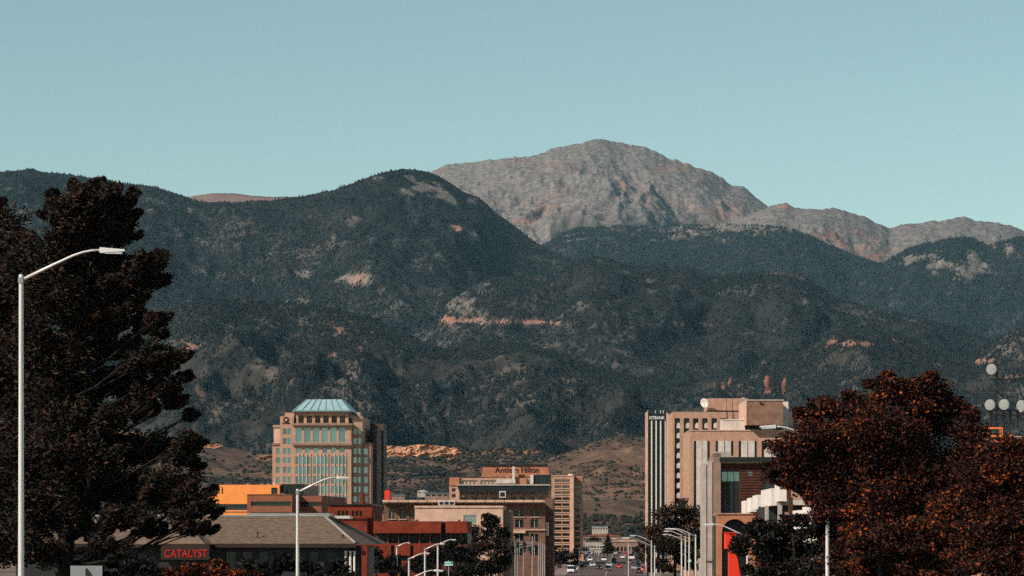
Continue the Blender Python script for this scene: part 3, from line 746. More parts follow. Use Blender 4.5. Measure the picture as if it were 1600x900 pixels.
# ------------------------------------------------------------------ buildings
PANES = {}
def pane_mesh(w, h, mat):
    key = (round(w, 2), round(h, 2), mat.name)
    if key not in PANES:
        b = MB().box(-w / 2, w / 2, 0, 0.05, -h / 2, h / 2)
        me = pydata('window', b.v, b.f); me.materials.append(mat)
        PANES[key] = me
    return PANES[key]
class Bld:
    """a building laid out on its facade: widths in frame units at distance D, depths in metres behind the front"""
    def __init__(s, name, label, cat, px, D, rot=0.0, group=None):
        s.k = D / F; s.px = px; s.D = D; s.gz = ground(D)
        s.root = empty(name, (X(px, D), D, s.gz), math.radians(rot))
        tag(s.root, label, cat, group)
        s.rr = random.Random(name + str(px))
    def lx(s, px): return (px - s.px) * s.k
    def lz(s, py): return Z(py, s.D) - s.gz
    def box(s, name, mat, px0, px1, py0, py1, d0, d1, parent=None, bevel=0.0):
        z0 = 0.0 if py1 is None else s.lz(py1)
        b = MB().box(s.lx(px0), s.lx(px1), d0, d1, z0, s.lz(py0))
        return b.build(name, M[mat] if isinstance(mat, str) else mat, parent or s.root, bevel=bevel)
    def prism(s, name, mat, pts, d0, d1, parent=None):
        b = MB().prism([(s.lx(p[0]), s.lz(p[1])) for p in pts], d0, d1)
        return b.build(name, M[mat] if isinstance(mat, str) else mat, parent or s.root)
    def wall(s, name, mat, px0, px1, py0, py1, d0, d1, holes=(), pane='g_dark', recess=0.35, parent=None, wname='window', every=None):
        """solid block whose front is pierced; each opening gets its own window set back in it. hole = (x0,x1,y0,y1[,pane])"""
        x0, x1 = s.lx(px0), s.lx(px1); z1 = s.lz(py0); z0 = 0.0 if py1 is None else s.lz(py1)
        H = []
        for h in holes:
            a, b_, c, d = s.lx(h[0]), s.lx(h[1]), s.lz(h[3]), s.lz(h[2])
            H.append((max(a, x0 + .02), min(b_, x1 - .02), max(c, z0 + .02), min(d, z1 - .02), h[4] if len(h) > 4 else pane))
        xs = sorted(set([x0, x1] + [h[0] for h in H] + [h[1] for h in H]))
        zs = sorted(set([z0, z1] + [h[2] for h in H] + [h[3] for h in H]))
        mb = MB()
        cell = [[False] * (len(zs) - 1) for _ in range(len(xs) - 1)]
        for i in range(len(xs) - 1):
            cx = (xs[i] + xs[i + 1]) / 2
            for j in range(len(zs) - 1):
                cz = (zs[j] + zs[j + 1]) / 2
                cell[i][j] = any(h[0] < cx < h[1] and h[2] < cz < h[3] for h in H)
        for j in range(len(zs) - 1):           # merge solid cells in runs
            i = 0
            while i < len(xs) - 1:
                if cell[i][j]: i += 1; continue
                i2 = i
                while i2 < len(xs) - 1 and not cell[i2][j]: i2 += 1
                mb.poly([(xs[i], d0, zs[j]), (xs[i2], d0, zs[j]), (xs[i2], d0, zs[j + 1]), (xs[i], d0, zs[j + 1])])
                i = i2
        for (a, b_, c, d, pm) in H:
            r = d0 + recess + 0.03
            mb.poly([(a, d0, c), (a, d0, d), (a, r, d), (a, r, c)]); mb.poly([(b_, d0, c), (b_, r, c), (b_, r, d), (b_, d0, d)])
            mb.poly([(a, d0, c), (a, r, c), (b_, r, c), (b_, d0, c)]); mb.poly([(a, d0, d), (b_, d0, d), (b_, r, d), (a, r, d)])
        mb.poly([(x0, d0, z0), (x0, d0, z1), (x0, d1, z1), (x0, d1, z0)]); mb.poly([(x1, d0, z0), (x1, d1, z0), (x1, d1, z1), (x1, d0, z1)])
        mb.poly([(x0, d1, z0), (x0, d1, z1), (x1, d1, z1), (x1, d1, z0)]); mb.poly([(x0, d0, z1), (x1, d0, z1), (x1, d1, z1), (x0, d1, z1)])
        me = pydata(name, mb.v, mb.f)
        o = link(name, me, M[mat] if isinstance(mat, str) else mat, parent or s.root)
        tgt = parent or s.root
        for (a, b_, c, d, pm) in H:
            w = link(wname, pane_mesh(b_ - a + 0.02, d - c + 0.02, M[pm]), None, tgt, ((a + b_) / 2, d0 + recess, (c + d) / 2))
            w.rotation_euler = (s.rr.uniform(-1, 1) * 0.006, 0, s.rr.uniform(-1, 1) * 0.006)
        return o
    def roofbits(s, px0, px1, py, n, seed, d0=3, d1=12, hmax=4.5):
        """small plant standing on the roof: vents and boxes"""
        rr = random.Random(seed)
        for i in range(n):
            a = rr.uniform(px0, px1); w = rr.uniform(1.2, 4.0); h = rr.uniform(1.2, hmax); d = rr.uniform(d0, d1)
            b = MB()
            if rr.random() < 0.5:
                b.box(-w * s.k / 2, w * s.k / 2, 0, 1.5, 0, h * s.k)
                b.box(-w * s.k / 2 - .06, w * s.k / 2 + .06, -.06, 1.56, h * s.k, h * s.k + 0.08)
            else:
                b.lathe([(0.12, 0), (0.12, h * s.k * .8), (0.3, h * s.k * .82), (0.3, h * s.k)], 10)
            b.build('roof_vent', M[rr.choice(['metal', 'metal_d', 'concrete_pale', 'roofgrav'])], s.root, (s.lx(a), d, s.lz(py)))
def letters(root, text, mat, x0, x1, z0, z1, y, extr=0.04):
    """raised letters, each a part of its own"""
    cu = bpy.data.curves.new('lettering', 'FONT'); cu.body = text; cu.size = 1.0; cu.extrude = 0.5; cu.offset = 0.006
    tmp = bpy.data.objects.new('lettering_tmp', cu); COL.objects.link(tmp)
    dg = bpy.context.evaluated_depsgraph_get(); dg.update()
    me = bpy.data.meshes.new_from_object(tmp.evaluated_get(dg))
    bpy.data.objects.remove(tmp)
    co = np.array([v.co[:] for v in me.vertices])
    mn, mxv = co.min(0), co.max(0)
    sx = (x1 - x0) / (mxv[0] - mn[0]); sz = (z1 - z0) / (mxv[1] - mn[1])
    bm = bmesh.new(); bm.from_mesh(me)
    for v in bm.verts:
        v.co = Vector((x0 + (v.co.x - mn[0]) * sx, y - extr * (v.co.z + 0.5), z0 + (v.co.y - mn[1]) * sz))
    seen = set(); isl = []
    bm.verts.ensure_lookup_table()
    for v in bm.verts:
        if v.index in seen: continue
        st = [v]; grp = []
        seen.add(v.index)
        while st:
            q = st.pop(); grp.append(q)
            for e in q.link_edges:
                o2 = e.other_vert(q)
                if o2.index not in seen: seen.add(o2.index); st.append(o2)
        isl.append(grp)
    # islands that overlap sideways belong to one letter
    isl.sort(key=lambda g: min(q.co.x for q in g))
    merged = []
    for g in isl:
        a, b = min(q.co.x for q in g), max(q.co.x for q in g)
        if merged and a < merged[-1][1] - (x1 - x0) * 0.012: merged[-1] = (merged[-1][0] + g, max(b, merged[-1][1]))
        else: merged.append((g, b))
    for g, _ in merged:
        ids = {q.index: i for i, q in enumerate(g)}
        fs = [tuple(ids[v.index] for v in f.verts) for f in bm.faces if f.verts[0].index in ids]
        link('letter', pydata('letter', [q.co[:] for q in g], fs), mat, root)
    bm.free()

# --- the tall tower with the green hipped roof
T = Bld('office_tower', 'tall tan office tower with green hipped copper roof and teal windows', 'office tower', 505, 1000, -2.2)
rows = [714 + 15.3 * i for i in range(10)]
hol = []
for i in range(6): hol.append((461.8 + i * 13.6, 471.4 + i * 13.6, 668.5, 691, 'g_blue'))
for i in range(6): hol.append((463 + i * 13.6, 470.5 + i * 13.6, 700, 707.5, 'g_teal'))
for y in rows:
    for gx in (461.5, 489.5, 517.5):
        for q in range(4): hol.append((gx + q * 5.9, gx + q * 5.9 + 5.2, y - .9, y + 11.2, 'g_teal' if (q + int(y)) % 3 else 'g_blue'))
cw = T.wall('central_bay', 'tan', 458, 549, 665, None, 0, 34, hol, recess=0.3)
T.box('cornice', 'tan_dark', 456.5, 550.5, 661.5, 665, -1.4, 3)
T.box('cornice', 'tan_dark', 456.5, 550.5, 692.5, 696, -1.2, -0.002)
T.wall('attic', 'tan', 461, 543.5, 643, 661.5, 2.2, 30, [(465 + i * 13.0, 473.5 + i * 13.0, 649, 660.5) for i in range(6)], 'g_brown', recess=1.6)
for i in range(12):       # slim fins between the strip windows
    T.box('mullion', 'concrete_pale', 466.7 + [0, 5.9, 11.8, 28, 33.9, 39.8, 56, 61.9, 67.8, 73.5, 45.6, 17.6][i] - 0.1, 467.6 + [0, 5.9, 11.8, 28, 33.9, 39.8, 56, 61.9, 67.8, 73.5, 45.6, 17.6][i] - 0.1, 709, 868, -0.28, -0.004)
z0, z1 = T.lz(641.5), T.lz(622.5)
b = MB().hull8([(T.lx(456.5), 0.6, z0), (T.lx(548), 0.6, z0), (T.lx(548), 31, z0), (T.lx(456.5), 31, z0)],
               [(T.lx(474.5), 6.5, z1), (T.lx(531), 6.5, z1), (T.lx(531), 25, z1), (T.lx(474.5), 25, z1)])
rf = b.build('roof', M['teal_roof'], T.root)
for i in range(8):        # standing ribs of the copper roof
    a0 = 459 + i * 12.4; a1 = 474.8 + (a0 - 456.5) / 91.5 * 56
    MB().tube([(T.lx(a0), 0.62, z0 + 0.1), (T.lx(a1), 6.5, z1 + 0.05)], [0.13, 0.13], 5).build('roof_rib', M['teal_rib'], rf)
T.box('roof_fascia', 'teal_rib', 456, 548.5, 641, 643, 0.4, 31.2)
whl = []
for y in (669, 684): whl += [(441, 447, y, y + 9.5, 'g_blue'), (448.5, 454.5, y, y + 9.5, 'g_teal')]
for y in [700] + rows: whl += [(441, 447, y, y + 9.5, 'g_blue'), (448.5, 454, y, y + 9.5, 'g_teal')]
T.wall('wing', 'tan', 436.5, 458, 650, None, 1.6, 33, whl)
T.box('parapet', 'tan', 443, 458, 644, 650, 3, 30)
T.wall('wing', 'tan', 424, 436.5, 694.5, None, 2.4, 31, [(430, 435.8, y, y + 9.5, 'g_blue') for y in [700] + rows])
T.box('parapet', 'tan_dark', 423, 437, 691.8, 694.5, 1.9, 31.5)
T.box('wing_top', 'tan_pale', 425.5, 436.5, 667, 691.8, 3.2, 29)
T.box('parapet', 'tan', 424.6, 436.6, 663.5, 667, 2.8, 29.5)
whr = []
for y in (669, 684): whr += [(551, 556, y, y + 9, 'g_teal'), (558, 562.5, y, y + 9, 'g_teal')]
for y in [700] + rows: whr += [(551, 556, y, y + 9, 'g_teal'), (558, 562, y, y + 9, 'g_blue')]
T.wall('wing', 'tan', 549, 565, 650, None, 3.4, 33, whr)
T.box('parapet', 'tan', 556, 561, 643, 650, 5, 12)
T.wall('wing', 'tan', 565, 577.5, 693.5, None, 4.4, 31, [(566.5, 573, y, y + 9.5, 'g_teal') for y in [700] + rows])
T.box('parapet', 'tan_dark', 564.9, 578.5, 691.3, 693.5, 3.9, 31.5)
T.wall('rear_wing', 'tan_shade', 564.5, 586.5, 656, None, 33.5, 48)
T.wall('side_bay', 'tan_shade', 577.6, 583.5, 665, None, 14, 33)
lr = MB().lathe([(0.95, 0), (0.95, 0.12)], 20, axis='y'); lo = lr.build('emblem_disc', M['darkwood'], T.root, (T.lx(446), 1.46, T.lz(655.5)))
MB().lathe([(0.48, -0.05), (0.48, 0.0)], 4, axis='y').build('emblem_diamond', M['tan_pale'], lo)
for i in range(7): MB().box(-0.13, 0.13, 0, 0.08, -0.22, 0.22).build('emblem_mark', M['darkwood'], T.root, (T.lx(440.6 + i * 1.8), 1.5, T.lz(661)))

# --- yellow building and the brown banded block
Y = Bld('ochre_building', 'bright ochre office building with dark ribbon windows left of the tower', 'office building', 390, 690, -3)
Y.wall('wall', 'orange', 337, 437, 757.5, 775, 0, 22, [(424, 434, 762, 774, 'g_dark')])
Y.wall('wall', 'orange', 323, 437, 775, 787.5, -0.004, 24)
Y.wall('wall', 'orange', 323, 437, 797, None, 0.0, 24, [(324, 385, 804.5, 812, 'g_dark')])
Y.box('ribbon_window', 'g_dark', 323.5, 437, 787.5, 797, 0.6, 23)
Y.box('ledge', 'orange_br', 322.5, 437.5, 798.8, 800.0, -0.15, -0.02)
Y.box('vent_slot', 'charcoal', 341.0, 342.3, 761, 770.5, -0.06, 0.02)
Y.box('vent_slot', 'charcoal', 346.2, 347.8, 761, 771.5, -0.06, 0.02)
Y.wall('dark_annex', 'charcoal', 438, 474, 756, None, 2.0, 30, [(441 + i * 6, 445 + i * 6, 758.5, 769, 'g_dark') for i in range(5)])
Y.roofbits(365, 430, 757.5, 9, 3, 2, 10)
W = Bld('brown_building', 'brown banded office block in front of the ochre building', 'office building', 430, 610, -9)
W.wall('wall', 'brown', 385, 457, 773, None, 0, 30, [(391, 455.5, 783.5, 790.5, 'g_dark'), (391, 455.5, 800.5, 809, 'g_dark'), (391, 455.5, 818, 827, 'g_dark')], recess=0.5)
W.box('coping', 'brown', 384.6, 457.4, 772, 773, -0.15, 30.1)
W.wall('side_wing', 'brown', 457.02, 492, 774, None, 7, 30, [(458, 492.0, 783.5, 790.5, 'g_dark'), (458, 492.0, 800.5, 809, 'g_dark')])
W.roofbits(390, 450, 773, 4, 13, 4, 16, 3)

# --- the low building with the long shingle roof and the red sign
S = Bld('shingle_roof_building', 'long low building with shade-darkened walls under a brown shingle hip roof behind the left tree', 'building', 330, 262, -1.7)
k = S.k
S.wall('wall', 'dim', 20, 562, 852, None, 0.9, 17, [(x, x + 16, 862, 892, 'g_dark') for x in range(350, 530, 26)] + [(x, x + 16, 866, 892, 'g_dark') for x in range(60, 240, 30)])  # near-black wall colour carries the eave and tree shade
ze, zr = S.lz(850), S.lz(807)
xe0, xe1, xr0, xr1 = S.lx(-20), S.lx(556), S.lx(55), S.lx(497)
yd = 18.0; ym = 6.6
mb = MB()
mb.poly([(xe0, 0, ze), (xe1, 0, ze), (xr1, ym, zr), (xr0, ym, zr)])
mb.poly([(xe1, 0, ze), (xe1 + 1.6, yd, ze), (xr1 + 0.4, yd - 7, zr), (xr1, ym, zr)])
mb.poly([(xe1 + 1.6, yd, ze), (xe0, yd, ze), (xr0, yd - 7, zr), (xr1 + 0.4, yd - 7, zr)])
mb.poly([(xe0, yd, ze), (xe0, 0, ze), (xr0, ym, zr), (xr0, yd - 7, zr)])
mb.poly([(xr0, ym, zr), (xr1, ym, zr), (xr1 + .4, yd - 7, zr), (xr0, yd - 7, zr)])
mb.poly([(xe0, 0, ze), (xe0, yd, ze), (xe1 + 1.6, yd, ze), (xe1, 0, ze)])
rf = mb.build('roof', M['shingle'], S.root)
nc = 15
for i in range(nc):       # shingle courses, each lapping the one below
    t0, t1 = i / nc, (i + 1.06) / nc
    def rp(t, side): return ((xe0 + (xr0 - xe0) * t) if side < 0 else (xe1 + (xr1 - xe1) * t), ym * t, ze + (zr - ze) * t)
    a, b_, c, d = rp(t0, -1), rp(t0, 1), rp(t1, 1), rp(t1, -1)
    up = Vector((0, -0.31, 0.95)) * 0.045
    lo = Vector((0, -0.31, 0.95)) * 0.012
    m2 = MB()
    m2.poly([Vector(a) + up, Vector(b_) + up, Vector(c) + lo, Vector(d) + lo]); m2.poly([Vector(a), Vector(b_), Vector(b_) + up, Vector(a) + up])
    m2.build('shingle_course', M['shingle'], rf)
MB().tube([(xr0, ym, zr + .08), (xr1, ym, zr + .08)], [0.13, 0.13], 6).build('ridge_cap', M['shingle2'], rf)
MB().tube([(xr1, ym, zr + .08), (xe1, -0.05, ze + .08)], [0.11, 0.11], 6).build('hip_cap', M['shingle2'], rf)
MB().box(xe0, xe1 + 0.05, -0.22, -0.02, ze - 0.30, ze + 0.03).build('gutter', M['darkwood'], S.root)
MB().box(xr1 - 6.8, xr1 + 0.3, ym + 1.0, ym + 5, zr + 0.02, zr + 0.36).build('roof_duct', M['metal_d'], S.root)
MB().box(S.lx(508), S.lx(533), 9, 12, S.lz(809), S.lz(804.5)).build('roof_duct', M['metal'], S.root)
for (a, c) in ((400, 840), (534, 845)):
    MB().lathe([(0.05, 0), (0.05, 0.4), (0.12, 0.42), (0.12, 0.5)], 8).build('vent_pipe', M['charcoal'], S.root, (S.lx(a), ym * 0.2, S.lz(c)))
# entrance gable with its sign board
gx0, gx1, gxm = S.lx(212), S.lx(342), S.lx(282)
gz0, gz1 = S.lz(850.5), S.lz(830)
mb = MB()
mb.poly([(gx0, -3.0, gz0), (gx0 + 1, 3.5, gz0 + 1.1), (gxm - 1.2, 3.5, gz1), (gxm - 1.2, -1.4, gz1)]); mb.poly([(gxm - 1.2, -1.4, gz1), (gxm + 1.2, -1.4, gz1), (gx1 - .7, -3.0, gz0), (gx0, -3.0, gz0)])
mb.poly([(gx1 - .7, -3.0, gz0), (gxm + 1.2, -1.4, gz1), (gxm + 1.2, 3.5, gz1), (gx1, 3.5, gz0)]); mb.poly([(gxm - 1.2, -1.4, gz1), (gxm - 1.2, 3.5, gz1), (gxm + 1.2, 3.5, gz1), (gxm + 1.2, -1.4, gz1)])
mb.build('entrance_roof', M['shingle'], S.root)
S.box('sign_board', 'darkwood', 259, 334, 849.6, 874, -3.0, -2.7)
letters(S.root, 'CATALYST', M['redletter'], S.lx(265), S.lx(331), S.lz(870.5), S.lz(858.5), -3.02)
for a in (540, 547, 553.5):
    MB().lathe([(0.17, 0), (0.17, 0.15), (0.11, 0.2), (0.10, S.lz(861) - 0.15), (0.16, S.lz(861))], 10).build('porch_column', M['white'], S.root, (S.lx(a), 0.55, 0))
S.wall('brick_pier', 'redbrick', 565, 573.5, 853, None, 0.4, 2.2)

# --- the red brick block with the grilles
R = Bld('red_brick_block', 'dark red brick block with two rows of grille windows right of the shingle roof', 'building', 545, 440, -3)
gr = []
for g0 in (527.5, 549.5):
    for i in range(3): gr.append((g0 + i * 6.2, g0 + i * 6.2 + 4.4, 798, 806.5, 'g_dark'))
R.wall('upper_wall', 'redbrick', 512, 581, 789.5, 809.5, 0, 16, gr)
R.box('coping', 'charcoal', 511.5, 581.5, 787.5, 789.5, -0.25, 16.2)
R.wall('lower_wall', 'redbrick', 524, 573, 809.5, None, 0.35, 15)
R.box('string_course', 'brown', 523.5, 573.5, 809.5, 811, 0.1, 0.34)
R.wall('side_wing', 'redbrick', 573.02, 581, 809.5, None, 3, 16)
for g0 in (527.5, 549.5):
    for i in range(3):
        for j in range(2): R.box('grille_bar', 'charcoal', g0 + i * 6.2 + 1.2 + j * 1.4, g0 + i * 6.2 + 1.6 + j * 1.4, 798, 806.5, 0.1, 0.2)
R.wall('chimney', 'redbrick', 556, 561, 771, 787.5, 6, 8.5)

# --- red brick low building along the street
Q = Bld('red_brick_shops', 'low red brick street building with deep dark openings behind the small lamps', 'building', 655, 390, -1.7)
Q.wall('parapet_band', 'redbrick', 583, 689, 814.5, 833, 0, 14)
Q.wall('parapet_band', 'redbrick', 696, 730, 814.5, 833, 0, 14)
Q.box('link_wall', 'darkbrick', 689.02, 695.98, 818, None, 2.5, 13)
Q.box('recessed_storey', 'charcoal', 583.5, 729.5, 833, 849, 1.6, 13)
Q.wall('shop_front', 'redbrick', 571, 684, 849, None, 0, 14, [(611, 616, 852, 898, 'g_dark'), (576, 608, 876, 896, 'g_dark'), (617, 640, 868, 876, 'g_dark'), (641, 646, 852, 880, 'g_dark'), (648, 682, 868, 896, 'g_dark')], recess=0.8)
Q.wall('shop_front', 'darkbrick', 686, 731, 849, None, 0.4, 14, [(690, 705, 856, 880, 'g_dark'), (709, 726, 856, 880, 'g_dark')], recess=0.6)
for i in range(9): Q.box('recess_post', 'brown', 588 + i * 16.5, 589.4 + i * 16.5, 833, 849, 0.9, 1.3)
Q.roofbits(600, 725, 814.5, 5, 23, 3, 10, 2.5)

# --- the stone building with the big cornice
C = Bld('cornice_building', 'tan stone street building with a deep overhanging cornice', 'building', 732, 640, -1.7)
hol = [(607.5, 616, 797, 810.5), (625, 633.5, 797, 810.5), (640, 647, 797, 810.5)]
for (a, b_) in ((805, 818), (829, 841)):
    for (t, u) in ((797, 807), (811.5, 824), (834, 846), (852, 868)): hol.append((a, b_, t, u))
C.wall('wall', 'cornicebrick', 600, 852, 787, None, 0, 22, hol, 'g_dark', recess=0.5)
for (a, b_) in ((605, 619), (622.5, 636), (803, 820), (827, 843)):
    C.box('sill', 'tan_pale', a, b_, 811 if a < 700 else 807.6, 812 if a < 700 else 808.6, -0.25, 0.01)
for (a, b_, t, u) in hol: C.box('window_bar', 'concrete_pale', (a + b_) / 2 - .35, (a + b_) / 2 + .35, t, u, 0.36, 0.46)
C.box('cornice', 'tan_pale', 598.5, 851.5, 781.5, 785, -2.6, 1.0)
C.box('cornice_soffit', 'tan_dark', 599.2, 851, 785, 788, -1.0, -0.004)
for i in range(17): C.box('cornice_joint', 'tan_dark', 608 + i * 15, 608.8 + i * 15, 781.3, 784.8, -2.65, -2.602)
C.box('string_course', 'tan', 798, 852.4, 826.5, 829, -0.35, -0.004)
C.box('sill_band', 'tan_pale', 795, 821, 829.2, 833, -0.6, -0.1)
C.wall('corner_tower', 'cornicebrick', 852.02, 864, 778, None, 4, 22)
C.wall('chimney', 'red', 599, 607, 766, 781.5, 3, 6)
a = C.box('air_unit', 'concrete_pale', 686, 712, 783, 790, -3.6, -2.7); [C.box('air_unit_grille', 'charcoal', 688 + i * 8, 694 + i * 8, 784.5, 788.5, -3.68, -3.62, a) for i in range(3)]
C.box('blade_sign', 'white', 853, 857.5, 816, 837, 1.0, 1.3)
C.wall('shop_front', 'tan_dark', 600, 800, 852, None, -0.8, -0.01, [(805 - 15 * i - 12, 805 - 15 * i - 2, 858, 880) for i in range(2, 12)])
# tan box in front
B = Bld('plain_tan_building', 'plain pale tan stucco building in front of the cornice building', 'building', 720, 560, -1.7)
B.wall('wall', 'tan_pale', 648, 786, 791.5, None, 0, 16, [(724, 744, 804.5, 818, 'g_teal'), (757, 775, 804.5, 812, 'g_teal'), (700, 716, 832, 846, 'g_dark'), (724, 744, 832, 846, 'g_dark')])
B.box('coping', 'tan_pale', 647.5, 786.5, 790.2, 793.2, -0.22, 16.2)
for (a, t, u) in ((734, 804.5, 818), (766, 804.5, 812)):
    B.box('window_bar', 'concrete', a - .4, a + .4, t, u, 0.2, 0.3)
B.box('window_bar', 'concrete', 724, 744, 810.4, 811.2, 0.2, 0.3)
B.wall('side_wing', 'tan_dark', 786.02, 798, 797, None, 2.5, 16)

# --- the old exchange block behind
E = Bld('dark_cornice_block', 'brown block under a broad cornice with charcoal slab shadow behind the tan street building', 'building', 790, 740, -1.7)
E.wall('wall', 'tan', 716, 858, 769, None, 0, 30, [(722 + i * 15, 731 + i * 15, 776, 781, 'g_brown') for i in range(9)])
E.prism('cornice', 'charcoal', [(719, 770), (855, 770), (858.5, 759), (715, 759)], -2.6, 30)  # charcoal colour stands in for the shadow under the top slab
E.box('cornice_edge', 'concrete', 714.3, 859.3, 757, 759, -2.9, 30.2)
sb = E.box('roof_sign_frame', 'concrete_pale', 780.5, 791, 767.5, 778, -3.3, -2.7); E.box('roof_sign_panel', 'charcoal', 782.2, 789.3, 769.6, 776, -3.36, -3.302, sb)
E.box('end_pier', 'tan_pale', 712, 718, 764, None, -0.6, 3)
E2 = Bld('window_strip_block', 'tan block with wide windows and an orange corner left of the hotel', 'building', 765, 820, -1.7)
E2.wall('wall', 'tan', 718, 836, 746.5, None, 0, 20, [(722, 746, 750.5, 761, 'g_pale'), (751, 775, 750.5, 761, 'g_pale')])
for a in (728, 734, 740, 757, 763, 769): E2.box('window_bar', 'tan_dark', a - .3, a + .3, 750.5, 761, 0.15, 0.3)
E2.wall('corner', 'orange_br', 702, 717.98, 746, 758.5, -0.5, 20)
E2.wall('corner_wall', 'tan', 702, 717.98, 758.5, None, -0.2, 20, [(706, 713, 763, 768, 'g_brown'), (706, 713, 772, 777, 'g_brown')])
E2.box('roof_canopy', 'concrete_pale', 776.5, 805.5, 749, 755.5, -1.5, 2)
E2.wall('stair_block', 'orange_br', 808.5, 823, 741, 747, 1, 6); E2.wall('stair_wall', 'orange_br', 812, 823, 747, 757, -0.6, -0.01)
E2.wall('glass_block', 'charcoal', 834, 860.5, 742, None, -1, 9, [(836 + i * 6, 841 + i * 6, 743.5, 757, 'g_dark') for i in range(4)])
E2.box('roof_rail', 'charcoal', 702, 836, 745.2, 746.2, -0.1, 0.2)
E2.box('lift_stack', 'concrete_pale', 800.5, 804.5, 729, 749, -1.2, -0.3)
E2.box('steam_flue', 'metal', 829, 833.5, 742, 756, -1.4, -0.6)
E2.roofbits(706, 800, 746.5, 6, 33, 2, 9, 3)

# --- the hotel with its roof sign and its balcony tower
H = Bld('hotel', 'tan hotel slab with dark balcony slots and a rooftop name sign', 'hotel', 880, 1060, -1.7)
hol = []
for i in range(13):
    y = 749 + i * 9.35
    pm = 'g_pale' if i < 3 else 'g_brown'
    hol += [(866.5, 877.6, y, y + 5.6, pm), (878.6, 890, y, y + 5.6, pm)]
H.wall('slab', 'tan', 860, 897, 744, None, 0, 26, hol, recess=0.9)
H.wall('slab_wing', 'tan', 897.02, 910, 744, None, 3.0, 24, [(898.5, 906, 757 + i * 9.35, 762.4 + i * 9.35, 'g_pale' if i < 4 or i == 11 else 'g_brown') for i in range(12)], recess=0.9)
H.box('parapet', 'tan_pale', 859.5, 897.4, 742.8, 744, -0.2, 26.2)
H.box('roof_hut', 'white', 887, 894, 740, 742.8, 6, 10)
H.box('wing_panel', 'orange_br', 899.5, 910.2, 745, 753, 2.6, 2.99)
H.box('pilaster', 'tan_pale', 890.6, 896.4, 746, None, -0.5, -0.004)
for i in range(13): H.box('balcony_rail', 'tan_pale', 866.2, 890.3, 749 + i * 9.35 + 4.3, 749 + i * 9.35 + 5.5, -0.3, -0.01)
H.prism('sign_wall', 'orange_br', [(750.5, 747), (858.5, 747), (855.5, 727.5), (754, 727.5)], 4, 9)
H.box('sign_wall_rail', 'charcoal', 753, 856, 725, 727.6, 3.6, 9.2)
H.wall('sign_wing', 'tan', 752, 859.5, 747, None, 5, 24)
letters(H.root, 'Antlers', M['darkwood'], H.lx(772.5), H.lx(810), H.lz(738), H.lz(729.5), 3.96, 0.1)
letters(H.root, 'Hilton', M['darkwood'], H.lx(814), H.lx(841.5), H.lz(738), H.lz(728.8), 3.96, 0.1)
H.wall('podium', 'tan', 866, 912, 866, None, -8, -0.5, [(868 + i * 8, 874 + i * 8, 869, 874, 'g_brown') for i in range(5)])
H.box('entrance_canopy', 'teal_rib', 868, 914, 876, 877.5, -12, -8)

# --- the dark glass bank tower
K = Bld('bank_tower', 'slim dark glass bank tower with white vertical fins and a name sign', 'office tower', 1026, 905, -2.7)
K.box('glass_body', 'g_dark', 1012.5, 1041, 646, None, 0, 26)
K.box('corner_pier', 'tan_pale', 1008, 1012.5, 644.5, None, -0.6, 26)
K.box('corner_pier', 'tan_pale', 1041, 1044.5, 645.5, None, -0.6, 26)
for a in (1018.2, 1025.2, 1032.2): K.box('fin', 'white', a - 0.95, a + 0.95, 657.5, None, -0.7, -0.004)
K.box('fin', 'white', 1038.8, 1040.0, 657.5, None, -0.5, -0.004)
for i in range(12): K.box('floor_line', 'charcoal', 1012.6, 1040.9, 664 + i * 14, 666 + i * 14, -0.12, -0.005)
K.box('sign_band', 'charcoal', 1012.6, 1040.9, 648, 657.2, -0.6, -0.004)
letters(K.root, '1STBANK', M['whiteletter'], K.lx(1014.5), K.lx(1038.5), K.lz(655.2), K.lz(650.3), -0.62, 0.06)
for a in (1012, 1024, 1032, 1036.5): K.box('roof_post', 'metal', a - .5, a + .5, 641, 646, 0.6, 0.9)

# --- the tan office block with rounded balconies
O = Bld('balcony_office_block', 'tan concrete office block with rows of rounded balconies beside the bank tower', 'office building', 1110, 960, 0)
hol = []
for i in range(6): hol.append((1054 + i * 14.4, 1062.5 + i * 14.4, 653.5, 870, 'g_dark'))
O.wall('frame', 'tan', 1051, 1172, 643.5, None, 0, 30, hol, recess=2.4, wname='glazing')
for i in range(6):
    for j in range(13):
        if i > 0 and j > 4: continue
        z = O.lz(664 + j * 15.6)
        b = MB(); x0 = O.lx(1056.8 + i * 14.4); x1 = O.lx(1062.4 + i * 14.4); r = (x1 - x0)
        pts = [(x0, z - 1.0), (x1, z - 1.0), (x1, z + 0.55), (x0 + r * .55, z + 0.75), (x0 + r * .2, z + 0.35), (x0, z - 0.2)]
        b.prism(pts, 0.5, 2.35).build('balcony', M['concrete_pale'], O.root)
O.wall('penthouse', 'tan', 1106, 1170, 621.5, 640.5, 4, 20)
O.box('penthouse_slot', 'charcoal', 1108, 1170, 640.5, 643.5, 4.8, 19)
for a in (1135, 1144.5): MB().tube([(O.lx(a), -0.3, O.lz(668)), (O.lx(a), -0.3, O.lz(618))], [0.09, 0.06], 6).build('antenna_mast', M['darkwood'], O.root)
O.roofbits(1060, 1100, 643.5, 3, 43, 3, 12, 3)
# satellite dish on its roof
dp = empty('satellite_dish', (X(1100.5, 962), 962, Z(643, 962))); tag(dp, 'white satellite dish on the roof edge of the balcony office block', 'satellite dish')
db = MB()
prof = [(0.05, 0.42), (0.6, 0.36), (1.1, 0.2), (1.5, 0.0), (1.46, -0.05), (1.05, 0.14), (0.6, 0.29), (0.05, 0.36)]
ds = db.lathe(prof, 20, axis='y').build('reflector', M['white'], dp, (0, -0.5, 2.6), smooth=True); ds.rotation_euler = (0.25, 0, -0.7)
MB().tube([(0, 0, 0), (0, 0, 2.4)], [0.12, 0.1], 8).build('mount', M['metal_d'], dp)

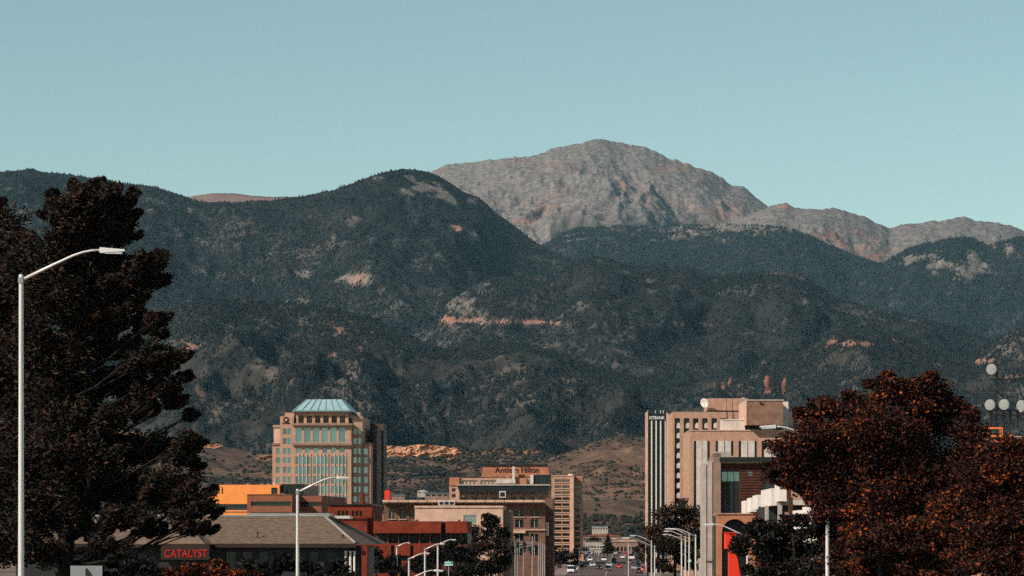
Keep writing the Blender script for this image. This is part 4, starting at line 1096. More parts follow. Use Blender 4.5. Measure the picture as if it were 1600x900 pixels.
# --- the front concrete building with the brick penthouse
P = Bld('concrete_panel_building', 'tan concrete building with pale upright panels and a brown brick penthouse', 'office building', 1140, 760, 0)
hol = [(1084, 1088, 689, 900), (1105, 1109, 689, 716), (1118, 1122, 689, 706), (1142, 1146, 689, 712), (1154, 1158, 689, 714), (1179, 1182.5, 689, 715), (1190, 1194, 689, 715)]
P.wall('frame', 'tan', 1078, 1260, 673, None, 0, 30, hol, 'g_dark', recess=1.2, wname='slot_window')
for (a, b_, u) in ((1088.1, 1096.5, 905), (1097.3, 1104.9, 726), (1122.1, 1131.5, 706), (1133, 1141.9, 706), (1158.1, 1167.5, 716), (1169, 1178.9, 716), (1194.2, 1205, 716), (1206.5, 1218, 716), (1222, 1232, 716)):
    P.box('panel', 'concrete_pale', a, b_, 689, u, -0.35, -0.004)
P.box('coping', 'tan_pale', 1077.5, 1260.5, 671.6, 673, -0.2, 30.2)
P.box('lift_house', 'concrete_pale', 1130.5, 1166, 655.5, 671.6, 4, 12)
P.box('lift_house_cap', 'white', 1130, 1166.4, 654.3, 655.5, 3.8, 12.2)
P.box('penthouse_base', 'charcoal', 1170, 1222, 665, 672, 1.5, 20)
pw = P.wall('penthouse', 'brownbrick', 1165.5, 1222, 627, 665, -2.6, 22)
P.box('penthouse_coping', 'concrete', 1165, 1223, 625, 627, -2.8, 22.2)
P.box('penthouse_edge', 'tan_pale', 1164.2, 1165.48, 627, 665, -2.7, 21)
P.box('flood_light', 'charcoal', 1185, 1188.5, 629, 631.5, -3.1, -2.62)
P.wall('screen_wall', 'white', 1222.02, 1237, 625, None, 9, 9.6)
P.roofbits(1150, 1170, 621.5, 2, 53, 6, 9, 2)

# --- tan piers and the dark brick building
D_ = Bld('dark_brick_building', 'dark red brick building with tall black window and concrete pier', 'building', 1160, 605, -2.5)
D_.wall('wall', 'darkbrick', 1126, 1236, 724, None, 0, 26, [(1128, 1155, 733.5, 802, 'g_blue'), (1169, 1176, 737, 743, 'g_teal'), (1169, 1176, 762, 769, 'g_dark'), (1190, 1211, 730, 790, 'g_dark'), (1160, 1168, 812, 830, 'g_dark')], 'g_dark', recess=0.5)
D_.box('window_head', 'charcoal', 1127.8, 1155.2, 733, 737, 0.05, 0.3)
D_.box('lower_glazing', 'charcoal', 1128, 1155, 752, 802, 0.25, 0.4)
for a in (1137, 1146): D_.box('window_bar', 'charcoal', a - .4, a + .4, 733.5, 802, 0.1, 0.3)
D_.box('eave', 'charcoal', 1124, 1238, 714.5, 721.5, -1.6, 26)
D_.box('eave_edge', 'concrete', 1126, 1200, 721.5, 723.8, -0.5, -0.01)
for i in range(22): D_.box('brick_course', 'darkbrick', 1155.6, 1189.6, 726 + i * 4.4, 727.6 + i * 4.4, -0.14, -0.003)
D_.wall('concrete_pier', 'tan_dark', 1114.5, 1126, 708, None, -1.2, 22)
D_.box('pier_return', 'concrete', 1114.5, 1142, 706, 714.4, -1.2, 3)
D_.box('pier', 'concrete', 1105.5, 1113.2, 720, None, 0.5, 20); D_.box('pier', 'concrete', 1097, 1104, 724, None, 1.5, 20)
D_.box('joint', 'charcoal', 1113.2, 1114.5, 722, None, 1.8, 18); D_.box('joint', 'charcoal', 1104, 1105.5, 726, None, 2.4, 18)
D_.box('sign_bracket', 'charcoal', 1103, 1127, 876.5, 879, -3, -1.3)
# orange arcade
A = Bld('orange_arcade', 'orange brick arcade with a dark arch beside the red pylon', 'building', 1150, 430, -1.5)
ap = [(1119.5, 900), (1119.5, 803.5), (1180, 803.5), (1180, 900), (1168, 900)] + [(1148 + 20 * math.cos(t), 832 - 21 * math.sin(t)) for t in [math.pi * i / 14 for i in range(15)]] + [(1128, 900)]
A.prism('arch_wall', 'orange_br', ap, 0, 1.6)
A.wall('arcade_body', 'charcoal', 1120, 1180, 806, None, 1.62, 12, [(1131, 1165, 828, 896, 'g_dark')])
A.box('coping', 'tan', 1119, 1180.5, 801.8, 803.5, -0.2, 12.2)

# --- the white stepped building along the street
V = Bld('white_stepped_building', 'white building of stepped boxes on columns half hidden by the red tree', 'building', 1250, 400, 1.7)
def shift_box(pxl, pxf, pxr, pyt, pyb, D, dep, mat='white', nm='upper_box'):
    """box whose lit street side shows from pxl to pxf and whose front shows from pxf to pxr"""
    kk = D / F
    x0, x1 = X(pxf, D), X(pxr, D)
    c, s_ = math.cos(-math.radians(1.7)), math.sin(-math.radians(1.7))
    o = MB().box(0, x1 - x0, 0, dep, 0, (pyb - pyt) * kk).build(nm, M[mat], V.root)
    wx, wy, wz = x0 - V.root.location.x, D - V.root.location.y, Z(pyb, D) - V.gz
    o.location = (wx * c - wy * s_, wx * s_ + wy * c, wz)
    o.rotation_euler = (0, 0, -math.radians(1.7))
    return o
shift_box(1211, 1218, 1229, 756, 783, 380, 7)
shift_box(1190, 1205, 1214, 763, 790, 392, 16)
shift_box(1178, 1184, 1193, 773, 795.5, 413, 9)
shift_box(1168.5, 1174, 1182, 777.5, 799.5, 428, 8)
shift_box(1161, 1165, 1172, 782, 802.5, 445, 8)
shift_box(1226, 1232, 1345, 781, 789, 395, 10, 'concrete_pale', 'roof_slab')
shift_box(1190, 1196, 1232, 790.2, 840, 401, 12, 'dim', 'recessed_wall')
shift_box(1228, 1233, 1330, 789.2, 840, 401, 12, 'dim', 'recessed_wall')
shift_box(1214, 1216, 1222, 783.2, 845, 384, 1.0, 'concrete', 'column')
shift_box(1194, 1196, 1201, 790.2, 845, 396, 1.0, 'concrete', 'column')
shift_box(1226, 1227, 1232, 800, 845, 392, 0.8, 'tan_dark', 'column')
shift_box(1232, 1233, 1239, 777, 806, 386, 1.2, 'orange_br', 'orange_pier')
shift_box(1240, 1249, 1259, 797, 850, 372, 9, 'white', 'lower_box')
shift_box(1256, 1265, 1276, 791, 850, 364, 9, 'white', 'lower_box')
shift_box(1276, 1282, 1340, 783, 800, 358, 9, 'white', 'lower_box')
# red pylon
RP = Bld('red_pylon', 'bright red pylon sign standing at the kerb below the arch', 'sign', 1146, 305, 1.7)
RP.box('pylon_head', 'red', 1133, 1151, 833.5, 858, 0, 1.1, bevel=0.06); RP.box('pylon_cap', 'red', 1132.6, 1151.4, 831.8, 833.4, -0.08, 1.18)
RP.prism('pylon_shaft', 'red', [(1139, 858.1), (1150, 858.1), (1158, 905), (1160, 960), (1139, 960)], 0.1, 1.0)
RP.prism('pylon_mark', 'darkwood', [(1143, 838), (1149, 836.5), (1150, 842), (1144, 847)], -0.03, -0.003)

# --- small buildings at the end of the street and among the scrub
def small(name, label, px0, px1, py0, py1, D, mat, roofmat=None, wins=3, gable=0.0):
    b = Bld(name, label, 'building', (px0 + px1) / 2, D, -1.7)
    b.gz = min(b.gz, Z(py1, D)); b.root.location.z = b.gz
    w = (px1 - px0) / max(wins, 1)
    hh = (py1 - py0)
    b.wall('wall', mat, px0, px1, py0, py1 + 6, 0, 14, [(px0 + w * (i + .2), px0 + w * (i + .8), py0 + hh * .35, py0 + hh * .7) for i in range(wins)], 'g_dark', recess=0.2)
    if gable:
        b.prism('roof', roofmat or 'roofgrav', [(px0 - 1, py0), (px1 + 1, py0), (px1 - (px1 - px0) * .3, py0 - gable), (px0 + (px1 - px0) * .3, py0 - gable)], -0.4, 14.4)
    else:
        b.box('roof', roofmat or 'roofgrav', px0 - .5, px1 + .5, py0 - 1.0, py0, -0.4, 14.4)
    return b
small('end_block', 'long grey flat-roofed block at the end of the street', 914, 946, 846, 868, 1405, 'concrete', wins=7)
small('end_block', 'low tan round-roofed hall at the street end right of the pine', 957, 1003, 847, 868, 1430, 'tan_dark', 'tan', 8, 4)
small('pale_block', 'pale teal-grey warehouse among the dark trees beyond the street', 925, 950, 823, 829, 2250, 'concrete', 'teal_rib', 6)
small('red_roof_row', 'low terracotta row of roofs left of the small warehouse', 911, 972, 838, 846, 2050, 'tan_dark', 'brown', 14, 3.5)
small('grey_shed', 'long grey shed roof between the chimney and the window strip block', 664, 701, 771, 777, 1300, 'tan_dark', 'teal_rib', 4)
small('far_white_shed', 'small white shed on the scrub hill above the cornice building', 652, 668, 768, 771, 2400, 'concrete', 'concrete_pale', 2, 2.0)
small('far_shed', 'tiny pale shed among the scrub right of the tower', 612, 632, 774, 777, 2300, 'tan_dark', 'metal_d', 3)
small('side_block', 'dark stone block between the tower and the red chimney', 582, 600, 800, 900, 700, 'tan_dark', None, 2)

small('side_shop', 'dark low shop beside the left kerb beyond the white van', 880, 913, 864, 884, 1180, 'tan_dark', 'teal_rib', 6)
small('side_shop', 'small pale shop front behind the brown pine on the left', 921, 940, 858, 874, 1330, 'concrete', 'white', 5)
small('side_shop', 'brown street block at the right kerb before the tan hall', 1001, 1022, 856, 884, 1150, 'brown', 'tan_dark', 4)
small('side_shop', 'reddish low block above the parked cars right of the tan hall', 985, 1008, 860, 874, 1310, 'orange_br', 'concrete', 5)

# ------------------------------------------------------------------ trees
def leaf_mesh(name, cen, size, cols, rg, flat=0.35, asp=0.38):
    n = len(cen)
    d = rg.normal(size=(n, 3)); d[:, 2] *= (1 - flat); d /= np.linalg.norm(d, axis=1)[:, None]
    u = rg.normal(size=(n, 3)); u -= d * (u * d).sum(1)[:, None]; u /= np.linalg.norm(u, axis=1)[:, None]
    w = np.cross(d, u)
    s = size * rg.uniform(0.6, 1.35, n)[:, None]
    fold = rg.uniform(0.05, 0.3, n)[:, None]
    a = cen - d * s * 0.55; b = cen + u * s * asp + w * s * fold; c = cen + d * s * 0.55; e = cen - u * s * asp + w * s * fold
    V = np.stack([a, b, c, e], 1).reshape(-1, 3)
    i = np.arange(n) * 4
    Tn = np.concatenate([np.stack([i, i + 1, i + 2], 1), np.stack([i, i + 2, i + 3], 1)])
    me = np_mesh(name, V, tris=Tn)
    at = me.attributes.new('col', 'FLOAT_COLOR', 'POINT')
    cc = np.concatenate([np.repeat(cols, 4, axis=0), np.ones((n * 4, 1))], 1)
    at.data.foreach_set('color', cc.astype(np.float32).ravel())
    return me
def tree(name, label, px, D, clumps, palette, leaf=0.22, per=260, sub=10, seed=1, trunk_r=0.35, group=None, top_py=None, lean=0.0, spread=0.30, limb_r=0.10, twig=True, asp=0.38, feather=0.0, thin=1.0):
    """clumps: (px, py, rx, ry, weight, palette shift) in frame units at this distance; palette: list of (colour, share)"""
    rg = np.random.default_rng(seed); rr = random.Random(seed)
    k = D / F; gz = ground(D)
    root = empty(name, (X(px, D), D, gz)); tag(root, label, 'tree', group)
    tr = MB()
    tops = min(c[1] for c in clumps) if top_py is None else top_py
    H = Z(tops, D) - gz
    nseg = 9
    path = []
    for i in range(nseg):
        t = i / (nseg - 1)
        path.append(Vector((math.sin(t * 4 + seed) * 0.18 * t + lean * t, math.cos(t * 3 + seed) * 0.15 * t, H * 0.9 * t)))
    tr.tube(path, [trunk_r * (1.25 if i == 0 else 1) * (1 - 0.85 * i / (nseg - 1)) + 0.03 for i in range(nseg)], 9)
    br = MB()
    cents = []; cols = []
    pal = np.array([p[0] for p in palette]); sh = np.array([p[1] for p in palette], float); sh /= sh.sum()
    for ci, c in enumerate(clumps):
        cx, cy, rx, ry, wgt = c[:5]; ps = c[5] if len(c) > 5 else 0.0
        if cx > px + 25: ry *= thin
        C0 = np.array([(cx - px) * k, rr.uniform(-1, 1) * min(3.0, rx * k * 1.2), Z(cy, D) - gz]); R = np.array([rx * k, max(rx, ry) * k * 0.8, ry * k])
        # limb from the trunk to the clump
        z_at = max(0.15 * H, min(H * 0.85, C0[2] - abs(C0[0]) * rr.uniform(0.35, 0.75)))
        t = z_at / (H * 0.9); ii = min(nseg - 2, int(t * (nseg - 1)))
        p0 = path[ii].lerp(path[ii + 1], t * (nseg - 1) - ii); p3 = Vector(C0)
        L = (p3 - p0).length
        mid = p0.lerp(p3, 0.45) + Vector((rr.uniform(-.1, .1) * L, rr.uniform(-.1, .1) * L, -0.06 * L + rr.uniform(-.05, .08) * L))
        pts = [p0, p0.lerp(mid, 0.6), mid, mid.lerp(p3, 0.55) + Vector((0, 0, 0.03 * L)), p3]
        r0 = max(limb_r * .8, 0.011 * L + 0.025)
        br.tube(pts, [r0, r0 * .8, r0 * .62, r0 * .42, r0 * .2], 6, cap=False)
        ns = max(4, int(sub * wgt))
        for q in range(ns):
            d = rg.normal(size=3); d /= np.linalg.norm(d)
            sc = C0 + d * R * rg.uniform(0.25, 1.0) ** 0.55
            if twig and q % 2 == 0:
                a = mid.lerp(p3, rr.uniform(0.1, 0.95)); e = Vector(sc)
                br.tube([a, a.lerp(e, .5) + Vector((0, 0, .05 * (e - a).length)), e], [r0 * .28, r0 * .18, 0.012], 4, cap=False)
            m = int(per * rg.uniform(0.5, 1.5))
            sr = spread * R.min() * rg.uniform(0.6, 1.3)
            g = np.clip(rg.normal(size=(m, 3)), -1.75, 1.75) * sr * np.array([1.15, 1.15, 0.75])
            if feather:
                ax = np.array([np.sign(C0[0]) * 0.55 + d[0] * .5, d[1] * .5, 0.75 + 0.3 * d[2]]); ax /= np.linalg.norm(ax)
                g = g * (1 - 0.35 * feather) + ax * (np.clip(rg.normal(size=(m, 1)), -1.6, 1.6) * sr * 1.5 * feather)
            cents.append(sc + g)
            s2 = sh.copy(); s2[-1] *= max(0.0, 1 + ps) * rg.choice([0.0, 0.1, 0.4, 3.6]); s2 /= s2.sum()
            idx = rg.choice(len(pal), m, p=s2)
            cols.append(pal[idx] * rg.uniform(0.6, 1.85, (m, 1)))
    tr.build('trunk', M['bark'], root, smooth=True)
    br.build('branches', M['bark'], root, smooth=True)
    cents = np.concatenate(cents); cols = np.concatenate(cols)
    keep = cents[:, 2] > 0.4
    link('crown', leaf_mesh('crown', cents[keep], leaf, cols[keep], rg, asp=asp), M['leaf'], root)
    return root
DK = (0.0075, 0.0080, 0.0076); GN = (0.012, 0.0145, 0.0125); BR = (0.031, 0.0165, 0.0115); RS = (0.062, 0.018, 0.0095); OR = (0.20, 0.043, 0.011); DR = (0.027, 0.0075, 0.006)
pal_left = [(DK, 3), ((0.019, 0.021, 0.018), 4), (BR, 4.2), ((0.042, 0.027, 0.018), 1.6), (RS, 0.45)]
pal_red = [(DK, 3.6), (DR, 3.2), (BR, 2.6), (RS, 3.0), (OR, 1.0)]
pal_mid = [(DK, 3), (GN, 4), (BR, 3), ((0.060, 0.040, 0.020), 2.2), ((0.085, 0.048, 0.020), 0.9)]
pal_or = [(DK, 2), (DR, 2), (RS, 3), (OR, 2.2)]

# the large dark tree at the left
tree('large_tree', 'large dark tree rising at the left behind the tall street lamp', 105, 135, [
    (150, 318, 44, 26, 1.0), (118, 340, 36, 26, .8), (92, 322, 14, 18, .35), (190, 322, 18, 20, .5), (150, 365, 52, 26, 1.1), (185, 352, 18, 18, .4),
    (232, 412, 24, 16, .6), (235, 436, 20, 12, .45), (150, 410, 60, 26, 1.3), (95, 410, 50, 34, 1.2), (170, 450, 60, 26, 1.2), (90, 470, 55, 34, 1.3), (60, 420, 40, 40, 1.2),
    (150, 500, 48, 26, 1.0), (200, 480, 30, 10, .45), (228, 505, 30, 14, .6), (80, 540, 60, 34, 1.4), (160, 545, 50, 24, 1.0), (225, 560, 44, 20, .9), (262, 562, 24, 20, .6),
    (90, 600, 62, 34, 1.5), (175, 600, 44, 22, .9), (245, 605, 40, 18, .8), (60, 650, 60, 36, 1.4), (140, 655, 58, 30, 1.3), (215, 640, 40, 14, .7), (265, 625, 24, 12, .4),
    (80, 715, 66, 34, 1.5), (165, 705, 52, 26, 1.2), (240, 700, 42, 22, .9), (285, 705, 26, 22, .6), (100, 775, 66, 30, 1.4), (190, 765, 54, 28, 1.3), (265, 765, 42, 30, 1.2), (300, 790, 28, 26, .8),
    (210, 805, 50, 18, .9), (60, 810, 40, 20, .8), (150, 812, 40, 10, .4), (305, 822, 26, 10, .5), (265, 826, 30, 6, .3), (130, 832, 50, 12, .8), (215, 832, 40, 9, .6), (20, 840, 40, 24, 1.0), (170, 850, 50, 10, .5), (45, 745, 50, 40, 1.3), (130, 740, 50, 30, 1.2), (60, 860, 50, 24, 1.0)] + [(x_, y_, 13, 8, .3) for (x_, y_) in ((208, 300), (206, 335), (205, 368), (252, 400), (255, 438), (222, 468), (258, 494), (250, 520), (286, 556), (288, 588), (268, 622), (300, 650), (312, 690), (306, 726), (326, 768), (332, 800), (326, 826), (80, 302), (74, 332), (120, 292), (150, 288), (182, 298), (90, 372), (210, 420))],
     pal_left, leaf=0.25, per=235, sub=20, seed=3, trunk_r=0.42, top_py=290, spread=0.36, limb_r=0.08, thin=0.88, asp=0.15, feather=0.9)
tree('broad_tree', 'broad dark tree cut by the left edge of the picture', -40, 142, [
    (0, 340, 14, 26, .4), (-10, 375, 36, 30, .9), (20, 390, 22, 24, .5), (-30, 420, 50, 34, 1.1), (20, 450, 40, 34, 1.0), (-20, 500, 60, 40, 1.3), (25, 530, 40, 34, 1.0), (-30, 580, 60, 40, 1.3), (20, 610, 46, 36, 1.1),
    (-30, 670, 60, 40, 1.3), (20, 700, 46, 36, 1.1), (-20, 760, 60, 40, 1.3), (25, 790, 44, 34, 1.0), (0, 850, 50, 34, 1.0)],
     pal_left, leaf=0.25, per=220, sub=19, seed=5, trunk_r=0.4, top_py=345, spread=0.42, asp=0.16, feather=0.9)
# the big red-brown tree at the right
tree('red_tree', 'big rust-red tree at the right in front of the white stepped building', 1375, 150, [
    (1385, 612, 22, 20, .6, .5), (1450, 608, 22, 18, .6, 1.0), (1420, 628, 34, 20, .8, .3), (1340, 640, 34, 22, .9), (1300, 640, 28, 14, .6), (1265, 652, 16, 10, .4), (1480, 640, 26, 16, .6, .8), (1510, 650, 14, 12, .3, 1.0),
    (1290, 680, 44, 22, 1.1, .3), (1370, 670, 54, 28, 1.4), (1450, 665, 50, 26, 1.2), (1515, 690, 24, 24, .7), (1240, 705, 32, 20, .8, .6), (1230, 735, 22, 20, .6, .6), (1290, 730, 50, 28, 1.3), (1370, 730, 58, 32, 1.5), (1450, 730, 55, 32, 1.4), (1515, 735, 34, 28, .9),
    (1245, 752, 24, 12, .5), (1275, 772, 30, 14, .6), (1290, 805, 26, 14, .5, .5), (1310, 778, 44, 20, 1.0), (1380, 790, 55, 28, 1.4, .4), (1455, 790, 50, 28, 1.3), (1515, 790, 34, 28, .9), (1340, 815, 36, 22, .9, .6), (1410, 840, 56, 26, 1.3, .5), (1480, 840, 50, 28, 1.2), (1375, 700, 60, 40, 1.1), (1400, 760, 60, 40, 1.2, .5), (1440, 880, 60, 30, 1.4, .4), (1350, 870, 50, 30, 1.2, .8), (1530, 760, 40, 40, 1.2), (1530, 830, 44, 40, 1.2, .3)] + [(x_, y_, 12, 9, .3, .6) for (x_, y_) in ((1212, 700), (1206, 728), (1222, 756), (1250, 640), (1285, 628), (1320, 620), (1362, 600), (1386, 592), (1418, 606), (1450, 594), (1478, 620), (1512, 640), (1530, 672), (1536, 706))],
     pal_red, leaf=0.145, per=330, sub=16, seed=8, trunk_r=0.42, spread=0.46, group='rust-red trees at the right')
tree('red_tree', 'rust-red tree cut by the right edge below the dish mast', 1600, 135, [
    (1575, 700, 26, 18, .7, 1.5), (1555, 712, 22, 16, .6, 1.2), (1610, 715, 40, 22, 1.0, 1.0), (1570, 745, 44, 24, 1.1, .6), (1630, 760, 40, 30, 1.0), (1550, 780, 40, 26, 1.0), (1590, 800, 50, 30, 1.3, .3), (1540, 830, 44, 28, 1.1), (1600, 860, 50, 34, 1.2), (1550, 880, 50, 24, 1.0, .8), (1540, 735, 36, 30, 1.0, .6), (1520, 800, 40, 40, 1.2), (1515, 860, 44, 34, 1.1, .5), (1580, 715, 44, 24, 1.0, 1.2)],
     pal_red, leaf=0.135, per=400, sub=14, seed=9, trunk_r=0.32, spread=0.46, group='rust-red trees at the right')
tree('dark_bushy_tree', 'low dark bushy tree spreading below the white stepped building', 1240, 170, [
    (1190, 830, 30, 18, .8), (1240, 825, 36, 16, .9), (1290, 815, 24, 16, .6, .5), (1170, 860, 24, 20, .6), (1220, 862, 46, 24, 1.2), (1285, 850, 44, 26, 1.1), (1180, 895, 34, 16, .7), (1250, 898, 50, 20, 1.0), (1310, 890, 34, 22, .8)],
     [(DK, 5), (GN, 4), (BR, 1.5), ((0.12, 0.09, 0.085), 0.25), (RS, 0.5)], leaf=0.17, per=290, sub=13, seed=12, trunk_r=0.25, spread=0.34)
tree('orange_tinged_tree', 'small orange-tinged tree in front of the big red tree', 1380, 125, [
    (1345, 850, 26, 18, .8, 1.2), (1390, 842, 30, 18, .9, .8), (1430, 858, 34, 18, .9, .2), (1360, 885, 40, 20, 1.0, .8), (1420, 895, 46, 18, 1.0), (1480, 885, 40, 20, .9)],
     pal_red, leaf=0.15, per=300, sub=12, seed=14, trunk_r=0.2, spread=0.34)
# trees among the buildings
def tree_ex(*a, **k): return tree(*a, **k)
tree('street_tree', 'dark street tree with brown top left of the signal poles', 768, 470, [
    (765, 815, 14, 10, .7, 1), (752, 832, 16, 12, .8), (780, 835, 18, 14, .9), (745, 855, 18, 14, .8), (775, 860, 24, 16, 1.1), (750, 882, 24, 16, 1.0), (785, 885, 20, 16, .9)],
     pal_mid, leaf=0.36, per=170, sub=10, seed=21, trunk_r=0.3, spread=0.36, group='trees among the city blocks')
tree('street_tree', 'wide green-brown street tree in front of the bank tower', 1055, 640, [
    (1060, 793, 16, 12, .8, 1), (1040, 806, 16, 12, .8, 1), (1078, 806, 18, 14, .9), (1025, 826, 16, 14, .8, .5), (1055, 826, 24, 16, 1.2), (1090, 828, 16, 16, .8), (1025, 852, 18, 16, .9), (1060, 854, 26, 16, 1.2), (1092, 856, 14, 16, .7), (1040, 880, 22, 12, .9), (1075, 880, 22, 12, .9)],
     pal_mid, leaf=0.42, per=190, sub=11, seed=22, trunk_r=0.35, spread=0.36, group='trees among the city blocks')
tree('street_tree', 'small brown street tree left of the wide one by the bank tower', 1012, 800, [
    (1012, 830, 9, 10, .8, 1), (1006, 848, 10, 10, .8, 1), (1018, 850, 10, 12, .8), (1010, 868, 12, 10, .8)],
     [(DK, 3), (BR, 4), ((0.09, 0.045, 0.02), 2), (RS, 1.5)], leaf=0.55, per=90, sub=8, seed=23, trunk_r=0.25, spread=0.36, group='trees among the city blocks')
tree('dark_tree', 'dark tree mass along the street below the hotel slab', 875, 975, [
    (868, 862, 9, 9, .7), (882, 870, 12, 9, .8), (898, 866, 10, 8, .7), (866, 884, 9, 10, .7), (884, 890, 12, 8, .8), (903, 884, 9, 10, .7)],
     [(DK, 6), (GN, 3), (BR, 1), (DR, .3)], leaf=0.5, per=100, sub=8, seed=24, trunk_r=0.25, spread=0.38, group='trees among the city blocks')
tree('dark_tree', 'dark leafy tree behind the small lamps under the brick shops', 700, 335, [
    (712, 852, 18, 10, .7), (690, 868, 22, 12, .9), (722, 872, 22, 14, 1.0), (665, 885, 26, 12, .9), (700, 893, 34, 12, 1.1), (735, 893, 24, 14, .9)],
     [(DK, 6), (GN, 4), (BR, 1), (DR, .2)], leaf=0.3, per=130, sub=9, seed=25, trunk_r=0.22, spread=0.36, group='trees among the city blocks')
tree('dark_tree', 'dark leafy tree at the foot of the brick shops left of the lamps', 590, 330, [
    (575, 868, 18, 12, .8), (600, 882, 26, 12, 1.0), (560, 890, 24, 12, .9), (625, 892, 22, 10, .8)],
     [(DK, 6), (GN, 4), (BR, 1), (DR, .4)], leaf=0.3, per=130, sub=9, seed=26, trunk_r=0.22, spread=0.36, group='trees among the city blocks')
tree('flowering_bush', 'orange-red bush in front of the red lettered sign', 310, 205, [
    (262, 898, 22, 10, .8), (300, 892, 22, 10, .8), (340, 888, 22, 10, .8, .5), (300, 902, 40, 10, 1.0), (350, 895, 34, 10, .9), (385, 897, 26, 9, .7)],
     pal_or, leaf=0.22, per=150, sub=9, seed=27, trunk_r=0.1, spread=0.34)
tree('dark_bush', 'dark bush under the shingle eave left of the second lamp', 430, 215, [
    (400, 890, 24, 14, .9), (440, 884, 26, 16, 1.0), (480, 890, 26, 14, .9), (520, 884, 24, 16, .9), (545, 893, 20, 12, .7)],
     [(DK, 7), (GN, 3), (BR, .6), (DR, .1)], leaf=0.22, per=170, sub=9, seed=28, trunk_r=0.1, spread=0.36)
tree('dark_hedge_tree', 'dark tree filling the lower left corner behind the pale notice board', 170, 200, [
    (150, 872, 40, 18, 1.1), (215, 880, 34, 16, .9), (190, 900, 40, 14, .9), (110, 895, 40, 14, .9), (240, 898, 26, 12, .6)],
     [(DK, 7), (GN, 3), (BR, .8), (DR, .1)], leaf=0.22, per=190, sub=10, seed=29, trunk_r=0.15, spread=0.38)
# one pine at the street end, rounder trees about it
def pine(px, D, pyt, pyb, w, seed, label):
    rg = np.random.default_rng(seed); k = D / F; gz = ground(D)
    H = Z(pyt, D) - gz
    root = empty('pine_tree', (X(px, D), D, gz)); tag(root, label, 'tree', 'trees at the street end')
    MB().tube([(0, 0, 0), (0, 0, H * .5), (0, 0, H * .97)], [0.3, 0.18, 0.03], 7).build('trunk', M['bark'], root)
    n = 2600
    t = rg.random(n) ** 1.35
    r = w * k * (1 - t) * rg.random(n) ** 0.5 * (0.75 + 0.35 * np.sin(t * 40)); a = rg.uniform(0, 6.283, n)
    c = np.stack([r * np.cos(a), r * np.sin(a), H * (0.12 + 0.87 * t) - r * 0.25], 1)
    pal = np.array([DK, (0.03, 0.02, 0.014), (0.055, 0.03, 0.018)])
    link('crown', leaf_mesh('crown', c, 0.6, pal[rg.choice(3, n, p=[.45, .35, .2])] * rg.uniform(.6, 1.5, (n, 1)), rg), M['leaf'], root)
pine(950, 1350, 834, 872, 15, 1, 'brown-green conical pine at the end of the street')
for i, (px, D, pyt, w, lab) in enumerate([(930, 1500, 838, 9, 'round dark tree on the roofline left of the pine'), (990, 1480, 846, 9, 'round dark tree right of the pine before the tan hall'),
                                          (1000, 1250, 852, 8, 'round dark street tree nearest the bank tower side'), (972, 1600, 850, 6, 'small round tree between the pine and the tan hall'), (912, 1400, 856, 9, 'round dark tree beside the foot of the hotel')]):
    tree('round_tree', lab, px, D, [(px, pyt + 5, w, 5, .9), (px - w * .5, pyt + 11, w * .8, 6, .8), (px + w * .5, pyt + 11, w * .8, 6, .8)], [(DK, 4), (GN, 4), (BR, 2), (RS, .2)],
         leaf=0.7, per=70, sub=7, seed=40 + i, trunk_r=0.25, spread=0.4, group='trees at the street end', twig=False)

# ------------------------------------------------------------------ street lamps
def lamp(px, pyt, D, L, label, r=0.10, rise=0.27, short=False):
    k = D / F; gz = ground(D)
    root = empty('street_lamp', (X(px, D), D, gz)); tag(root, label, 'street lamp', 'street lamps along the avenue')
    H = Z(pyt, D) - gz; sgn = 1 if L > 0 else -1; l = abs(L) * k
    MB().lathe([(r * 1.9, 0), (r * 1.9, 0.06), (r * 1.25, 0.1), (r * 1.15, 0.6), (r * 0.8, H - .1), (r * 0.82, H), (r * .3, H + .04)], 14).build('pole', M['metal'], root, smooth=True)
    z0 = H - l * 0.045 - 0.02
    P_ = [(0.0, 0.0), (0.30, 0.145), (0.50, 0.238), (0.60, 0.272), (0.68, 0.288), (0.80, 0.295)]
    sc = rise / 0.27
    pts = [(sgn * a * l, 0, z0 + b * l * sc) for a, b in P_]
    MB().tube(pts, [r * .62, r * .55, r * .48, r * .44, r * .40, r * .36], 9).build('arm', M['metal'], root, smooth=True)
    MB().box(-r * 1.0, r * 1.0, -r * 1.0, r * 1.0, z0 - 0.12, z0 + 0.12).build('bracket', M['metal_d'], root, bevel=0.02)
    hx0, hx1, hz = sgn * 0.76 * l, sgn * 1.0 * l, z0 + 0.295 * l * sc
    q = 0.03 * l + 0.015
    mb = MB()
    w = min(0.17, 0.06 * l + .05)
    mb.hull8([(hx0, -w * .6, hz - q), (hx0, w * .6, hz - q), (hx1, w * .7, hz - q * .5), (hx1, -w * .7, hz - q * .5)], [(hx0, -w * .5, hz + q * .7), (hx0, w * .5, hz + q * .7), (hx1, w * .5, hz + q * .1), (hx1, -w * .5, hz + q * .1)])
    hd = mb.build('lamp_head', M['metal'], root, bevel=0.008)
    ax, bx = sorted((hx0 + (hx1 - hx0) * .2, hx0 + (hx1 - hx0) * .9))
    MB().box(ax, bx, -w * .5, w * .5, hz - q * 1.15, hz - q * .72).build('lens', M['lens'], hd)
    MB().lathe([(0.04, 0), (0.04, 0.07), (0.02, 0.09)], 8).build('photocell', M['charcoal'], root, ((hx0 + hx1) / 2, 0, hz + q * .45))
    return root
lamp(33, 430, 118, 162, 'tall white street lamp nearest the camera against the dark left tree', 0.105)
lamp(465, 765, 175, 80, 'white street lamp in front of the shingle roof')
lamp(620, 853, 330, 21, 'small street lamp leftmost of the cluster before the brick shops')
lamp(639, 872, 270, 33, 'shortest looking street lamp of the cluster, second from the left')
lamp(664, 857, 300, 31, 'street lamp third in the cluster before the brick shops')
